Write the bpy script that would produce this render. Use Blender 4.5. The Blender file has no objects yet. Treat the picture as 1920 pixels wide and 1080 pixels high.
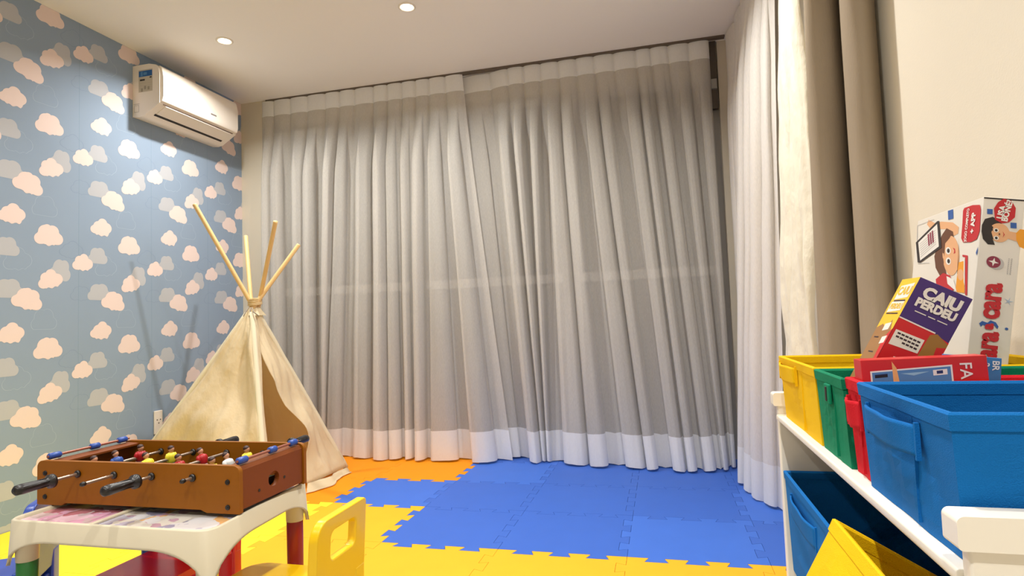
import bpy, math, random
from mathutils import Matrix, Vector, noise
random.seed(7)
scene = bpy.context.scene
COL = scene.collection
PI = math.pi

# ------------------------------------------------------------------ camera
CAM_H = .9
FPX = 1114.306
RM = ((0.96924642, 0.24346179, -0.03588513), (-0.04808329, 0.04434483, -0.99785847), (-0.24134909, 0.96889623, 0.05468751))
rx, dn, fw = [Vector(r) for r in (RM[0], RM[1], (RM[2]))]
cd = bpy.data.cameras.new('camera'); cam = bpy.data.objects.new('camera', cd); COL.objects.link(cam)
# RM rows are the camera's right, down and forward axes
mw = Matrix.Identity(4)
for i in range(3):
    mw[i][0] = RM[0][i]; mw[i][1] = -RM[1][i]; mw[i][2] = -RM[2][i]
mw[2][3] = CAM_H
cam.matrix_world = mw
cd.sensor_width = 36; cd.lens = FPX / 1920 * 36; cd.clip_start = .02
scene.camera = cam

# ------------------------------------------------------------------ world, view
world = bpy.data.worlds.new('night'); scene.world = world; world.use_nodes = True
world.node_tree.nodes['Background'].inputs[0].default_value = (.55, .6, .75, 1)
world.node_tree.nodes['Background'].inputs[1].default_value = .02
vs = scene.view_settings
vs.view_transform = 'Standard'; vs.look = 'None'; vs.gamma = 1; vs.use_curve_mapping = False
vs.exposure = 0.0

XL, XR = -3.01, .66            # left and right wall
YB, YF = 3.98, -1.7            # window wall, wall behind the camera
ZC = 2.61                      # ceiling
LAMP_POWER = 13.5
WARM = (1.0, .985, .935)
LAMPS = [(-2.42, 2.92), (-1.25, 2.9), (-.1, 2.3), (-2.42, 1.45), (-1.25, 1.2), (-.1, .9), (-2.3, -.2), (-1.2, -.4), (-.1, -.5)]

# ------------------------------------------------------------------ helpers
def lin(c):
    c = c / 255
    return c / 12.92 if c <= .04045 else ((c + .055) / 1.055) ** 2.4
def rgb(r, g, b): return (lin(r), lin(g), lin(b), 1)

MATS = {}
def mat(name, col, rough=.5, metal=0, spec=.5, noise_scale=0, noise_amt=.08, bump=0, bump_scale=200, coat=0, sheen=0, trans=0, emit=None, es=0):
    if name in MATS: return MATS[name]
    m = bpy.data.materials.new(name); m.use_nodes = True
    nt = m.node_tree; b = nt.nodes['Principled BSDF']
    b.inputs['Base Color'].default_value = col
    b.inputs['Roughness'].default_value = rough
    b.inputs['Metallic'].default_value = metal
    b.inputs['Specular IOR Level'].default_value = spec
    b.inputs['Coat Weight'].default_value = coat
    b.inputs['Sheen Weight'].default_value = sheen
    tc = nt.nodes.new('ShaderNodeTexCoord')
    if noise_scale:
        n = nt.nodes.new('ShaderNodeTexNoise'); n.inputs['Scale'].default_value = noise_scale; n.inputs['Detail'].default_value = 4
        nt.links.new(tc.outputs['Object'], n.inputs['Vector'])
        mx = nt.nodes.new('ShaderNodeMix'); mx.data_type = 'RGBA'
        mx.inputs[6].default_value = tuple(x * (1 - noise_amt) for x in col[:3]) + (1,)
        mx.inputs[7].default_value = tuple(min(1, x * (1 + noise_amt)) for x in col[:3]) + (1,)
        nt.links.new(n.outputs['Fac'], mx.inputs[0]); nt.links.new(mx.outputs[2], b.inputs['Base Color'])
    if bump:
        n2 = nt.nodes.new('ShaderNodeTexNoise'); n2.inputs['Scale'].default_value = bump_scale; n2.inputs['Detail'].default_value = 3
        nt.links.new(tc.outputs['Object'], n2.inputs['Vector'])
        bp = nt.nodes.new('ShaderNodeBump'); bp.inputs['Strength'].default_value = bump; bp.inputs['Distance'].default_value = .002
        nt.links.new(n2.outputs['Fac'], bp.inputs['Height']); nt.links.new(bp.outputs['Normal'], b.inputs['Normal'])
    if emit:
        b.inputs['Emission Color'].default_value = emit; b.inputs['Emission Strength'].default_value = es
    MATS[name] = m
    return m

def cloth(name, col, opacity=1.0, translucent=.35, weave=True, wscale=(60, 60, 9), wd=.003, wst=.25):
    """thin woven cloth: diffuse + translucent, with open weave letting part of the light straight through"""
    m = bpy.data.materials.new(name); m.use_nodes = True
    nt = m.node_tree; nt.nodes.clear()
    out = nt.nodes.new('ShaderNodeOutputMaterial')
    d = nt.nodes.new('ShaderNodeBsdfDiffuse'); t = nt.nodes.new('ShaderNodeBsdfTranslucent'); tr = nt.nodes.new('ShaderNodeBsdfTransparent')
    d.inputs['Color'].default_value = col; t.inputs['Color'].default_value = col
    mx = nt.nodes.new('ShaderNodeMixShader'); mx.inputs[0].default_value = translucent
    nt.links.new(d.outputs[0], mx.inputs[1]); nt.links.new(t.outputs[0], mx.inputs[2])
    tc = nt.nodes.new('ShaderNodeTexCoord')
    if weave:
        mp = nt.nodes.new('ShaderNodeMapping'); mp.inputs['Scale'].default_value = wscale
        n = nt.nodes.new('ShaderNodeTexNoise'); n.inputs['Scale'].default_value = 6 if wscale[0] > 20 else 1; n.inputs['Detail'].default_value = 5
        nt.links.new(tc.outputs['Object'], mp.inputs[0]); nt.links.new(mp.outputs[0], n.inputs['Vector'])
        bp = nt.nodes.new('ShaderNodeBump'); bp.inputs['Strength'].default_value = wst; bp.inputs['Distance'].default_value = wd
        nt.links.new(n.outputs['Fac'], bp.inputs['Height'])
        nt.links.new(bp.outputs[0], d.inputs['Normal'])
    if opacity < 1:
        m2 = nt.nodes.new('ShaderNodeMixShader'); m2.inputs[0].default_value = opacity
        if weave:
            ma = nt.nodes.new('ShaderNodeMapRange'); ma.inputs[3].default_value = opacity - .12; ma.inputs[4].default_value = min(1, opacity + .12)
            nt.links.new(n.outputs['Fac'], ma.inputs[0]); nt.links.new(ma.outputs[0], m2.inputs[0])
        nt.links.new(tr.outputs[0], m2.inputs[1]); nt.links.new(mx.outputs[0], m2.inputs[2])
        nt.links.new(m2.outputs[0], out.inputs[0])
    else:
        nt.links.new(mx.outputs[0], out.inputs[0])
    MATS[name] = m
    return m

FONT = {}
def text_geo(body, size=1, bold=0.0, extrude=0.0, align='CENTER', italic=0):
    key = (body, bold, italic)
    if key not in FONT:
        c = bpy.data.curves.new('t', 'FONT'); c.body = body; c.size = 1; c.offset = bold; c.shear = italic
        c.align_x = 'CENTER'; c.align_y = 'CENTER'; c.resolution_u = 3
        o = bpy.data.objects.new('t', c); COL.objects.link(o)
        bpy.context.view_layer.update()
        me = bpy.data.meshes.new_from_object(o.evaluated_get(bpy.context.evaluated_depsgraph_get()))
        V = [v.co.copy() for v in me.vertices]; F = [tuple(p.vertices) for p in me.polygons]
        bpy.data.objects.remove(o); bpy.data.curves.remove(c); bpy.data.meshes.remove(me)
        FONT[key] = (V, F)
    V, F = FONT[key]
    return [v * size for v in V], F

class MB:
    def __init__(s): s.v = []; s.f = []; s.m = []; s.sm = []; s.M = Matrix.Identity(4)
    def raw(s, V, F, m=0, sm=False):
        b = len(s.v)
        s.v += [s.M @ Vector(v) for v in V]
        for f in F: s.f.append([b + i for i in f]); s.m.append(m); s.sm.append(sm)
        return s
    def box(s, x0, x1, y0, y1, z0, z1, m=0):
        V = [(x, y, z) for z in (z0, z1) for y in (y0, y1) for x in (x0, x1)]
        return s.raw(V, [(0, 2, 3, 1), (4, 5, 7, 6), (0, 1, 5, 4), (2, 6, 7, 3), (0, 4, 6, 2), (1, 3, 7, 5)], m)
    def prism(s, pts, a, b, axis='z', m=0, sm=False, caps=True):
        """closed outline pts extruded from a to b; axis z: pts (x,y); x: pts (y,z); y: pts (x,z)"""
        def P(p, t):
            return (p[0], p[1], t) if axis == 'z' else ((t, p[0], p[1]) if axis == 'x' else (p[0], t, p[1]))
        n = len(pts); V = [P(p, a) for p in pts] + [P(p, b) for p in pts]
        F = [(i, (i + 1) % n, n + (i + 1) % n, n + i) for i in range(n)]
        s.raw(V, F, m, sm)
        if caps: s.raw(V, [tuple(range(n))[::-1], tuple(range(n, 2 * n))], m)
        return s
    def cyl(s, p0, p1, r0, r1=None, n=16, m=0, caps=True):
        r1 = r0 if r1 is None else r1
        p0, p1 = Vector(p0), Vector(p1); d = (p1 - p0).normalized()
        u = d.orthogonal().normalized(); w = d.cross(u)
        V = []
        for p, r in ((p0, r0), (p1, r1)):
            for i in range(n):
                a = 2 * PI * i / n; V.append(p + (u * math.cos(a) + w * math.sin(a)) * r)
        s.raw(V, [(i, (i + 1) % n, n + (i + 1) % n, n + i) for i in range(n)], m, True)
        if caps: s.raw(V, [tuple(range(n))[::-1], tuple(range(n, 2 * n))], m)
        return s
    def prof(s, p0, p1, rings, n=16, m=0):
        """lathe along p0->p1 ; rings = [(t, r)]"""
        p0, p1 = Vector(p0), Vector(p1); d = (p1 - p0).normalized()
        u = d.orthogonal().normalized(); w = d.cross(u); V = []
        for t, r in rings:
            for i in range(n):
                a = 2 * PI * i / n; V.append(p0.lerp(p1, t) + (u * math.cos(a) + w * math.sin(a)) * r)
        F = []
        for k in range(len(rings) - 1):
            for i in range(n): F.append((k * n + i, k * n + (i + 1) % n, (k + 1) * n + (i + 1) % n, (k + 1) * n + i))
        F.append(tuple(range(n))[::-1]); F.append(tuple(range((len(rings) - 1) * n, len(rings) * n)))
        return s.raw(V, F, m, True)
    def ball(s, c, r, sc=(1, 1, 1), m=0, n=14, k=8):
        V = []; F = []
        for j in range(k + 1):
            th = PI * j / k
            for i in range(n):
                a = 2 * PI * i / n
                V.append((c[0] + r * sc[0] * math.sin(th) * math.cos(a), c[1] + r * sc[1] * math.sin(th) * math.sin(a), c[2] + r * sc[2] * math.cos(th)))
        for j in range(k):
            for i in range(n): F.append((j * n + i, (j + 1) * n + i, (j + 1) * n + (i + 1) % n, j * n + (i + 1) % n))
        return s.raw(V, F, m, True)
    def tube(s, pts, r, n=8, m=0):
        pts = [Vector(p) for p in pts]; V = []
        for i, p in enumerate(pts):
            d = (pts[min(i + 1, len(pts) - 1)] - pts[max(i - 1, 0)]).normalized()
            if i == 0: u = d.orthogonal().normalized()
            u = (u - d * u.dot(d)).normalized(); w = d.cross(u)
            for k in range(n):
                a = 2 * PI * k / n; V.append(p + (u * math.cos(a) + w * math.sin(a)) * r)
        F = []
        for i in range(len(pts) - 1):
            for k in range(n): F.append((i * n + k, i * n + (k + 1) % n, (i + 1) * n + (k + 1) % n, (i + 1) * n + k))
        F.append(tuple(range(n))[::-1]); F.append(tuple(range((len(pts) - 1) * n, len(pts) * n)))
        return s.raw(V, F, m, True)
    def text(s, body, M, size, m=0, bold=.02, italic=0):
        V, F = text_geo(body, size, bold, italic=italic)
        return s.raw([M @ v for v in V], F, m)
    def grid(s, P, m=0):
        """P[i][j] rows of points -> smooth sheet"""
        nr, nc = len(P), len(P[0])
        V = [p for row in P for p in row]
        F = [(i * nc + j, i * nc + j + 1, (i + 1) * nc + j + 1, (i + 1) * nc + j) for i in range(nr - 1) for j in range(nc - 1)]
        return s.raw(V, F, m, True)
    def build(s, name, mats, parent=None, bevel=0, seg=2, solid=0, subsurf=0, loc=None, flat=None):
        me = bpy.data.meshes.new(name)
        o = bpy.data.objects.new(name, me); COL.objects.link(o)
        off = Vector(loc) if loc is not None else Vector((0, 0, 0))
        if parent is not None: off = Vector(parent.get('_o', (0, 0, 0)))
        me.from_pydata([tuple(v - off) for v in s.v], [], s.f)
        if not isinstance(mats, (list, tuple)): mats = [mats]
        for m in mats: me.materials.append(m)
        for i, p in enumerate(me.polygons): p.material_index = s.m[i]; p.use_smooth = s.sm[i]
        me.update()
        if parent is not None: o.parent = parent
        elif loc is not None: o.location = loc
        if parent is not None: o['_o'] = tuple(off)
        elif loc is not None: o['_o'] = tuple(off)
        if bevel:
            b = o.modifiers.new('b', 'BEVEL'); b.width = bevel; b.segments = seg; b.limit_method = 'ANGLE'; b.angle_limit = math.radians(35)
            b.harden_normals = False
            for p in me.polygons: p.use_smooth = True
            e = o.modifiers.new('wn', 'WEIGHTED_NORMAL'); e.keep_sharp = True
        if solid:
            q = o.modifiers.new('s', 'SOLIDIFY'); q.thickness = solid; q.offset = 0
        return o

def tag(o, label=None, cat=None, group=None, kind=None):
    if label: o['label'] = label
    if cat: o['category'] = cat
    if group: o['group'] = group
    if kind: o['kind'] = kind
    return o
def thing(name, label, cat, loc, group=None):
    o = bpy.data.objects.new(name, None); COL.objects.link(o); o.location = loc; o.empty_display_size = .05
    o['_o'] = tuple(loc)
    return tag(o, label, cat, group)
def struct(name, mb, mats, **k):
    return tag(mb.build(name, mats, **k), kind='structure')
def rrect(x0, x1, y0, y1, r, n=6):
    r4 = r if isinstance(r, (list, tuple)) else (r, r, r, r)
    out = []
    for (cx, cy, a0, q) in ((x1 - r4[0], y1 - r4[0], 0, r4[0]), (x0 + r4[1], y1 - r4[1], 90, r4[1]), (x0 + r4[2], y0 + r4[2], 180, r4[2]), (x1 - r4[3], y0 + r4[3], 270, r4[3])):
        for i in range(n + 1):
            a = math.radians(a0 + 90 * i / n); out.append((cx + q * math.cos(a), cy + q * math.sin(a)))
    return out
def ss(a, b, x):
    t = max(0, min(1, (x - a) / (b - a))); return t * t * (3 - 2 * t)
def on_plane_y(Y, px, py):
    d = Vector(((px - 960), (py - 540), FPX))
    w = Vector([RM[0][i] * d[0] + RM[1][i] * d[1] + RM[2][i] * d[2] for i in range(3)])
    t = Y / w[1]
    return (w[0] * t, Y, CAM_H + w[2] * t)

# ------------------------------------------------------------------ room shell
m_ceil = mat('ceiling paint', rgb(242, 240, 236), .9, bump=.1, bump_scale=300)
m_cream = mat('cream wall paint', rgb(226, 218, 201), .85, bump=.12, bump_scale=260, noise_scale=3, noise_amt=.02)
m_wall2 = mat('grey beige wall paint', rgb(214, 205, 188), .85, bump=.12, bump_scale=260)
m_floor = mat('grey floor tile', rgb(190, 180, 165), .5, noise_scale=5)
m_paper = mat('blue wallpaper', rgb(142, 160, 182), .85, noise_scale=2.2, noise_amt=.06)
m_cloud = mat('wallpaper pink cloud', rgb(232, 212, 206), .8)
m_ghost = mat('wallpaper faint cloud', rgb(184, 186, 192), .85)
m_line = mat('wallpaper pale line', rgb(162, 178, 196), .85)
m_line2 = mat('wallpaper dark line', rgb(126, 146, 172), .85)
m_seam = mat('wallpaper seam', rgb(120, 148, 168), .8)

struct('floor', MB().box(XL - .1, XR + .1, YF - .1, YB + .1, -.1, -.012), m_floor)
# ceiling with recesses for the lamps
struct('ceiling', MB().box(XL - .1, XR + .1, YF - .1, YB + .1, ZC, ZC + .1), m_ceil)
struct('wall_right', MB().box(XR, XR + .1, YF - .1, YB + .1, -.012, ZC), m_cream)
struct('wall_rear', MB().box(XL - .1, XR, YF - .1, YF, -.012, ZC), m_cream)
# window wall: piers and lintel around the balcony window, and the pier that hides the curtain stack
wb = MB()
wb.box(XL, -2.80, 3.80, YB + .1, -.012, ZC)
wb.box(.418, XR, 3.875, YB + .1, -.012, ZC)
wb.box(-2.80, .418, YB - .02, YB + .1, 2.42, ZC)
struct('wall_back', wb, m_wall2)

# left wall with printed cloud wallpaper
def cloud_outline(kind, n=48):
    C = {'a': [(-.30, -.12, .20), (-.10, .10, .27), (.14, .16, .22), (.30, -.08, .21), (.02, -.12, .26), (-.05, .26, .14)],
         'b': [(-.30, -.10, .17), (-.12, .04, .22), (.06, .20, .20), (.24, .02, .22), (.10, -.16, .24), (-.12, -.14, .20)],
         'c': [(-.30, -.14, .18), (-.14, .06, .22), (.06, .18, .20), (.26, -.04, .22), (.08, -.12, .26), (-.12, -.16, .2)],
         'g': [(-.26, -.12, .19), (-.10, .10, .24), (.12, .14, .22), (.28, -.08, .19), (.02, -.10, .26)]}[kind]
    out = []
    for i in range(n):
        a = 2 * PI * i / n; dx, dy = math.cos(a), math.sin(a); best = .05
        for cx, cy, r in C:
            b = dx * cx + dy * cy; q = b * b - (cx * cx + cy * cy - r * r)
            if q > 0: best = max(best, b + math.sqrt(q))
        x, y = dx * best, dy * best
        if kind in 'g' : y = max(y, -.27)
        else: y = max(y, -.33 + .03 * math.sin(9 * a))
        out.append((x, y))
    return out
wl = MB(); wl.box(XL - .1, XL, YF - .1, YB, -.012, ZC)
S = .987
PY, PZ = .475, .583
def wp(y): return y * S
def wz(z): return .9 + (z - .9) * S
CELL = [('s', 'a', 2.861, 1.426, .149, .112, 0), ('s', 'b', 2.678, 1.510, .130, .101, 0), ('s', 'c', 2.568, 1.301, .118, .094, 0), ('g', 'g', 2.658, 1.347, .118, .089, 0),
        ('s', 'c', 2.869, 1.200, .131, .098, .2), ('g', 'g', 2.925, 1.252, .114, .108, -.2), ('s', 'a', 2.758, 1.093, .150, .109, -.25), ('g', 'g', 2.668, 1.143, .142, .091, 0),
        ('o', 'g', 2.84, 1.576, .131, .104, 0), ('o', 'c', 2.708, 1.290, .137, .113, .1), ('d', 'b', 2.504, 1.363, .132, .096, 0), ('d', 'a', 2.56, 1.13, .123, .08, 0)]
def put_cloud(kind, shape, y, z, w, h, rot):
    P = cloud_outline(shape)
    xs = [p[0] for p in P]; ys = [p[1] for p in P]
    kx = w / (max(xs) - min(xs)); ky = h / (max(ys) - min(ys)); mx = (max(xs) + min(xs)) / 2; my = (max(ys) + min(ys)) / 2
    # seen from the room, +Y runs to the right along this wall
    pts = []
    for px, py in P:
        a, b = (px - mx) * kx, (py - my) * ky
        a, b = a * math.cos(rot) - b * math.sin(rot), a * math.sin(rot) + b * math.cos(rot)
        pts.append((y + a, z + b))
    if min(p[0] for p in pts) < YF or max(p[0] for p in pts) > 3.81: 
        pts = [(min(p[0], 3.80), p[1]) for p in pts]
    pts = [(p[0], min(max(p[1], .0), ZC - .001)) for p in pts]
    if max(p[1] for p in pts) - min(p[1] for p in pts) < .01 or max(p[0] for p in pts) - min(p[0] for p in pts) < .01: return
    if kind in 'sg':
        x = XL + (.0006 if kind == 's' else .0003)
        wl.raw([(x, p[0], p[1]) for p in pts], [tuple(range(len(pts)))], 1 if kind == 's' else 2)
    else:
        x = XL + .0002; n = len(pts); t = .965
        inn = [(y + (p[0] - y) * t, z + (p[1] - z) * t) for p in pts]
        V = [(x, p[0], p[1]) for p in pts] + [(x, p[0], p[1]) for p in inn]
        wl.raw(V, [(i, (i + 1) % n, n + (i + 1) % n, n + i) for i in range(n)], 3 if kind == 'o' else 4)
for iy in range(-8, 4):
    for iz in range(-3, 4):
        for kind, shp, y, z, w, h, rot in sorted(CELL, key=lambda c: 'odgs'.index(c[0])):
            yy, zz = wp(y) + iy * PY * S * 1.008, wz(z) + iz * PZ * S
            if yy - w / 2 > 3.78 or zz - h / 2 > ZC or zz + h / 2 < 0.02 or yy < YF + .1: continue
            put_cloud(kind, shp, yy, zz, w, h, rot)
for k in range(-7, 4):
    y = 2.545 * S + k * PY * S
    if YF < y < 3.78: wl.box(XL - .001, XL + .0001, y - .0008, y + .0008, 0, ZC, 5)
struct('wall_left', wl, [m_paper, m_cloud, m_ghost, m_line, m_line2, m_seam])

# window behind the curtains: sliding balcony door, dark outside
m_alu = mat('white window aluminium', rgb(150, 148, 144), .5)
m_glass = mat('dark night glass', rgb(30, 34, 40), .35, spec=.3)
wf = MB()
YW = YB - .06
wf.box(-2.80, .418, YW, YW + .05, 2.36, 2.42); wf.box(-2.80, .418, YW, YW + .05, -.012, .05)
for x in (-2.80, -1.72, -1.66, -.62, -.56, .358): wf.box(x, x + .06, YW, YW + .045, .05, 2.36)
for x0, x1 in ((-2.74, -1.72), (-1.6, -.62), (-.5, .36)):
    wf.box(x0, x1, YW + .005, YW + .035, 1.14, 1.20)
w1 = struct('window_1', wf, m_alu)
for x0, x1 in ((-2.74, -1.72), (-1.60, -.62), (-.50, .36)):
    for z0, z1 in ((.05, 1.14), (1.20, 2.36)):
        MB().box(x0 - .005, x1 + .005, YW + .014, YW + .022, z0 - .005, z1 + .005).build('window_pane', m_glass, w1)

# ------------------------------------------------------------------ ceiling lamps
m_ring = mat('white lamp ring', rgb(235, 228, 215), .4)
m_bulb = mat('glowing lamp lens', (1, .9, .75, 1), .4, emit=(1, .86, .66, 1), es=14)
lamp_labels = {0: 'small round recessed ceiling light shining beside the air conditioner',
               1: 'small round recessed ceiling light at the top middle, right of the other one'}
for i, (x, y) in enumerate(LAMPS):
    lab = lamp_labels.get(i, ['', '', 'recessed ceiling light above the blue tiles near the toy rack', 'recessed ceiling light above the games table by the cloud wall', 'recessed ceiling light above the yellow chair', 'recessed ceiling light above the toy rack', 'recessed ceiling light in the rear row by the cloud wall', 'recessed ceiling light in the middle of the rear row', 'recessed ceiling light in the rear row by the cream wall'][i])
    t = thing('recessed_light', lab, 'ceiling light', (x, y, ZC - .004), 'recessed lights in the ceiling')
    R = MB(); n = 28; V = []; F = []
    prof = [(.047, ZC), (.047, ZC - .005), (.040, ZC - .007), (.033, ZC - .004), (.033, ZC)]
    for r, z in prof:
        for k in range(n): V.append((x + r * math.cos(2 * PI * k / n), y + r * math.sin(2 * PI * k / n), z))
    for j in range(len(prof) - 1):
        for k in range(n): F.append((j * n + k, (j + 1) * n + k, (j + 1) * n + (k + 1) % n, j * n + (k + 1) % n))
    R.raw(V, F, 0, True).build('lamp_ring', m_ring, t)
    MB().ball((x, y, ZC - .002), .032, (1, 1, .32)).build('bulb', m_bulb, t)
    ld = bpy.data.lights.new('lamp_glow', 'AREA'); ld.shape = 'DISK'; ld.size = .055; ld.spread = math.radians((150, 156, 150, 112, 120, 130, 120, 130, 130)[i])
    ld.energy = LAMP_POWER * (1.32, 1.5, 1.45, .5, .5, .72, .55, .65, 1.5)[i]; ld.color = WARM
    lo = bpy.data.objects.new('lamp_glow', ld); COL.objects.link(lo); lo.parent = t; lo.location = (0, 0, -.022)

# ------------------------------------------------------------------ foam floor tiles
m_tile = {'blue': mat('blue foam', rgb(52, 99, 196), .55, noise_scale=9, noise_amt=.06, bump=.3, bump_scale=500),
          'blue2': mat('lighter blue foam', rgb(58, 108, 208), .55, noise_scale=9, noise_amt=.06, bump=.3, bump_scale=500),
          'orange': mat('orange foam', rgb(240, 146, 0), .65, spec=.3, noise_scale=9, noise_amt=.05, bump=.3, bump_scale=500),
          'golden': mat('golden foam', rgb(250, 176, 34), .65, spec=.3, noise_scale=9, noise_amt=.05, bump=.3, bump_scale=500),
          'lemon': mat('lemon foam', rgb(246, 222, 36), .65, noise_scale=9, noise_amt=.05, bump=.3, bump_scale=500)}
XE = [XL + .004, -2.683, -2.18, -1.677, -1.174, -.671, -.168, .335, XR - .004]
YE = [.885, 1.36, 1.835, 2.31, 2.785, 3.26, 3.735, YB - .03]
def zig(p, q, amp):
    """interlocking edge between two grid nodes: seven units, dovetailed teeth"""
    p, q = Vector(p), Vector(q); d = q - p; L = d.length; d /= L; nrm = Vector((-d.y, d.x)); u = L / 7; out = [p]
    fl = .10 * u
    for k in range(7):
        o = amp if k % 2 else 0
        if k % 2:
            out += [p + d * (k * u + fl), p + d * (k * u - fl) + nrm * o, p + d * ((k + 1) * u + fl) + nrm * o, p + d * ((k + 1) * u - fl)]
    out.append(q)
    return out
def edge_amp(vert, i): return .036
tile_cols = {}
def tcol(c, r):
    if (c in (4, 5, 6, 7) and r in (3, 4, 5, 6)) or (c == 3 and r == 4): return 'blue'
    if c <= 3 and r >= 5: return 'orange'
    if c <= 2 and r == 4: return 'orange'
    if c <= 2: return 'lemon'
    return 'golden'
LBL = {
 (0, 2): 'lemon yellow foam puzzle tile glimpsed at the far left edge beside the table',
 (1, 2): 'lemon yellow foam puzzle tile glimpsed through the arch at the left end of the table',
 (2, 2): 'lemon yellow foam puzzle tile under the right side of the games table',
 (2, 3): 'lemon yellow foam puzzle tile between the play tent and the games table',
 (3, 2): 'golden yellow foam puzzle tile directly behind the yellow chair backrest',
 (4, 2): 'golden yellow foam puzzle tile in the bottom row, just right of the yellow chair',
 (5, 2): 'golden yellow foam puzzle tile at the bottom middle of the picture',
 (6, 2): 'golden yellow foam puzzle tile in the bottom row, second from the toy rack',
 (7, 2): 'golden yellow foam puzzle tile in the bottom row, cut off by the toy rack',
 (3, 3): 'golden yellow foam puzzle tile in the corner left of the front blue row',
 (4, 3): 'front row blue foam puzzle tile at the left corner of the blue area',
 (5, 3): 'front row blue foam puzzle tile, second from the left',
 (6, 3): 'front row blue foam puzzle tile, third from the left',
 (7, 3): 'front row blue foam puzzle tile partly covered by the toy rack',
 (2, 4): 'orange foam puzzle tile under the right foot of the play tent',
 (3, 4): 'blue foam puzzle tile jutting out left towards the play tent',
 (4, 4): 'blue foam puzzle tile in the middle row, right of the jutting one',
 (5, 4): 'blue foam puzzle tile in the middle row, centre of the blue area',
 (6, 4): 'blue foam puzzle tile in the middle row, left of the corner curtain hem',
 (7, 4): 'blue foam puzzle tile below the scalloped hem of the corner curtain',
 (2, 5): 'orange foam puzzle tile between the tent flap and the curtain hem',
 (3, 5): 'orange foam puzzle tile touching the blue tiles in front of the left curtain',
 (4, 5): 'blue foam puzzle tile by the curtain, beside the orange tile',
 (5, 5): 'blue foam puzzle tile by the curtain, second from the orange tile',
 (6, 5): 'blue foam puzzle tile by the curtain, under the billowing right hem',
 (7, 5): 'blue foam puzzle tile in the corner behind the hem of the corner curtain',
 (2, 6): 'orange foam puzzle tile under the left curtain behind the tent flap',
 (3, 6): 'orange foam puzzle tile tucked under the middle of the left curtain',
 (4, 6): 'blue foam puzzle tile tucked under the meeting of both curtain panels',
 (5, 6): 'blue foam puzzle tile tucked under the left half of the right curtain',
 (6, 6): 'blue foam puzzle tile tucked under the right half of the right curtain',
 (7, 6): 'blue foam puzzle tile tucked into the far right corner'}
HID = {'orange': 'orange foam puzzle tile hidden by the play tent', 'lemon': 'lemon yellow foam puzzle tile hidden behind the games table', 'golden': 'golden yellow foam puzzle tile below the picture edge', 'blue': 'blue foam puzzle tile'}
def tile_label(c, r, col): return LBL.get((c, r), HID[col])
for r in range(7):
    for c in range(8):
        if r == 0 or (r == 1 and c > 3): continue
        x0, x1, y0, y1 = XE[c], XE[c + 1], YE[r], YE[r + 1]
        a = .036
        bot = zig((x0, y0), (x1, y0), -a) if r > 0 else [Vector((x0, y0)), Vector((x1, y0))]
        rgt = zig((x1, y0), (x1, y1), a) if c < 7 else [Vector((x1, y0)), Vector((x1, y1))]
        top = zig((x0, y1), (x1, y1), -a)[::-1] if r < 6 else [Vector((x1, y1)), Vector((x0, y1))]
        lft = zig((x0, y0), (x0, y1), a)[::-1] if c > 0 else [Vector((x0, y1)), Vector((x0, y0))]
        pts = bot[:-1] + rgt[:-1] + top[:-1] + lft[:-1]
        # small gap: move every corner inward along its bisector
        n = len(pts); ins = []
        for k in range(n):
            A, B, Cc = pts[k - 1], pts[k], pts[(k + 1) % n]
            d1 = (B - A).normalized(); d2 = (Cc - B).normalized()
            nn = Vector((-d1.y - d2.y, d1.x + d2.x))
            if nn.length < 1e-6: nn = Vector((-d1.y, d1.x))
            nn.normalize(); den = max(.5, nn.dot(Vector((-d1.y, d1.x)))); ins.append(B + nn * (.0007 / den))
        col = tcol(c, r)
        mm = m_tile['blue2' if (col == 'blue' and (c * 3 + r * 5) % 4 == 1) else col]
        cx, cy = (x0 + x1) / 2, (y0 + y1) / 2
        o = MB().prism([(p.x, p.y) for p in ins], -.012, 0).build('foam_tile', mm, loc=(cx, cy, -.012), bevel=.0012, seg=1)
        grp = {'blue': 'blue foam floor tiles', 'orange': 'orange foam floor tiles', 'golden': 'golden yellow foam floor tiles', 'lemon': 'lemon yellow foam floor tiles'}[col]
        tag(o, tile_label(c, r, col), 'floor tile', grp)

# ------------------------------------------------------------------ curtains
m_sheer = cloth('sheer curtain voile', rgb(232, 228, 222), .62, .20)
m_side = cloth('thick white voile', rgb(244, 240, 236), .86, .25)
m_hem = cloth('doubled curtain hem', rgb(250, 250, 250), .985, .25)
m_lining = cloth('white curtain lining', rgb(240, 234, 216), 1, .12, wscale=(14, 14, 9), wd=.02, wst=.6)
m_drape = cloth('beige blackout cloth', rgb(160, 146, 128), 1, .03)

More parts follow.
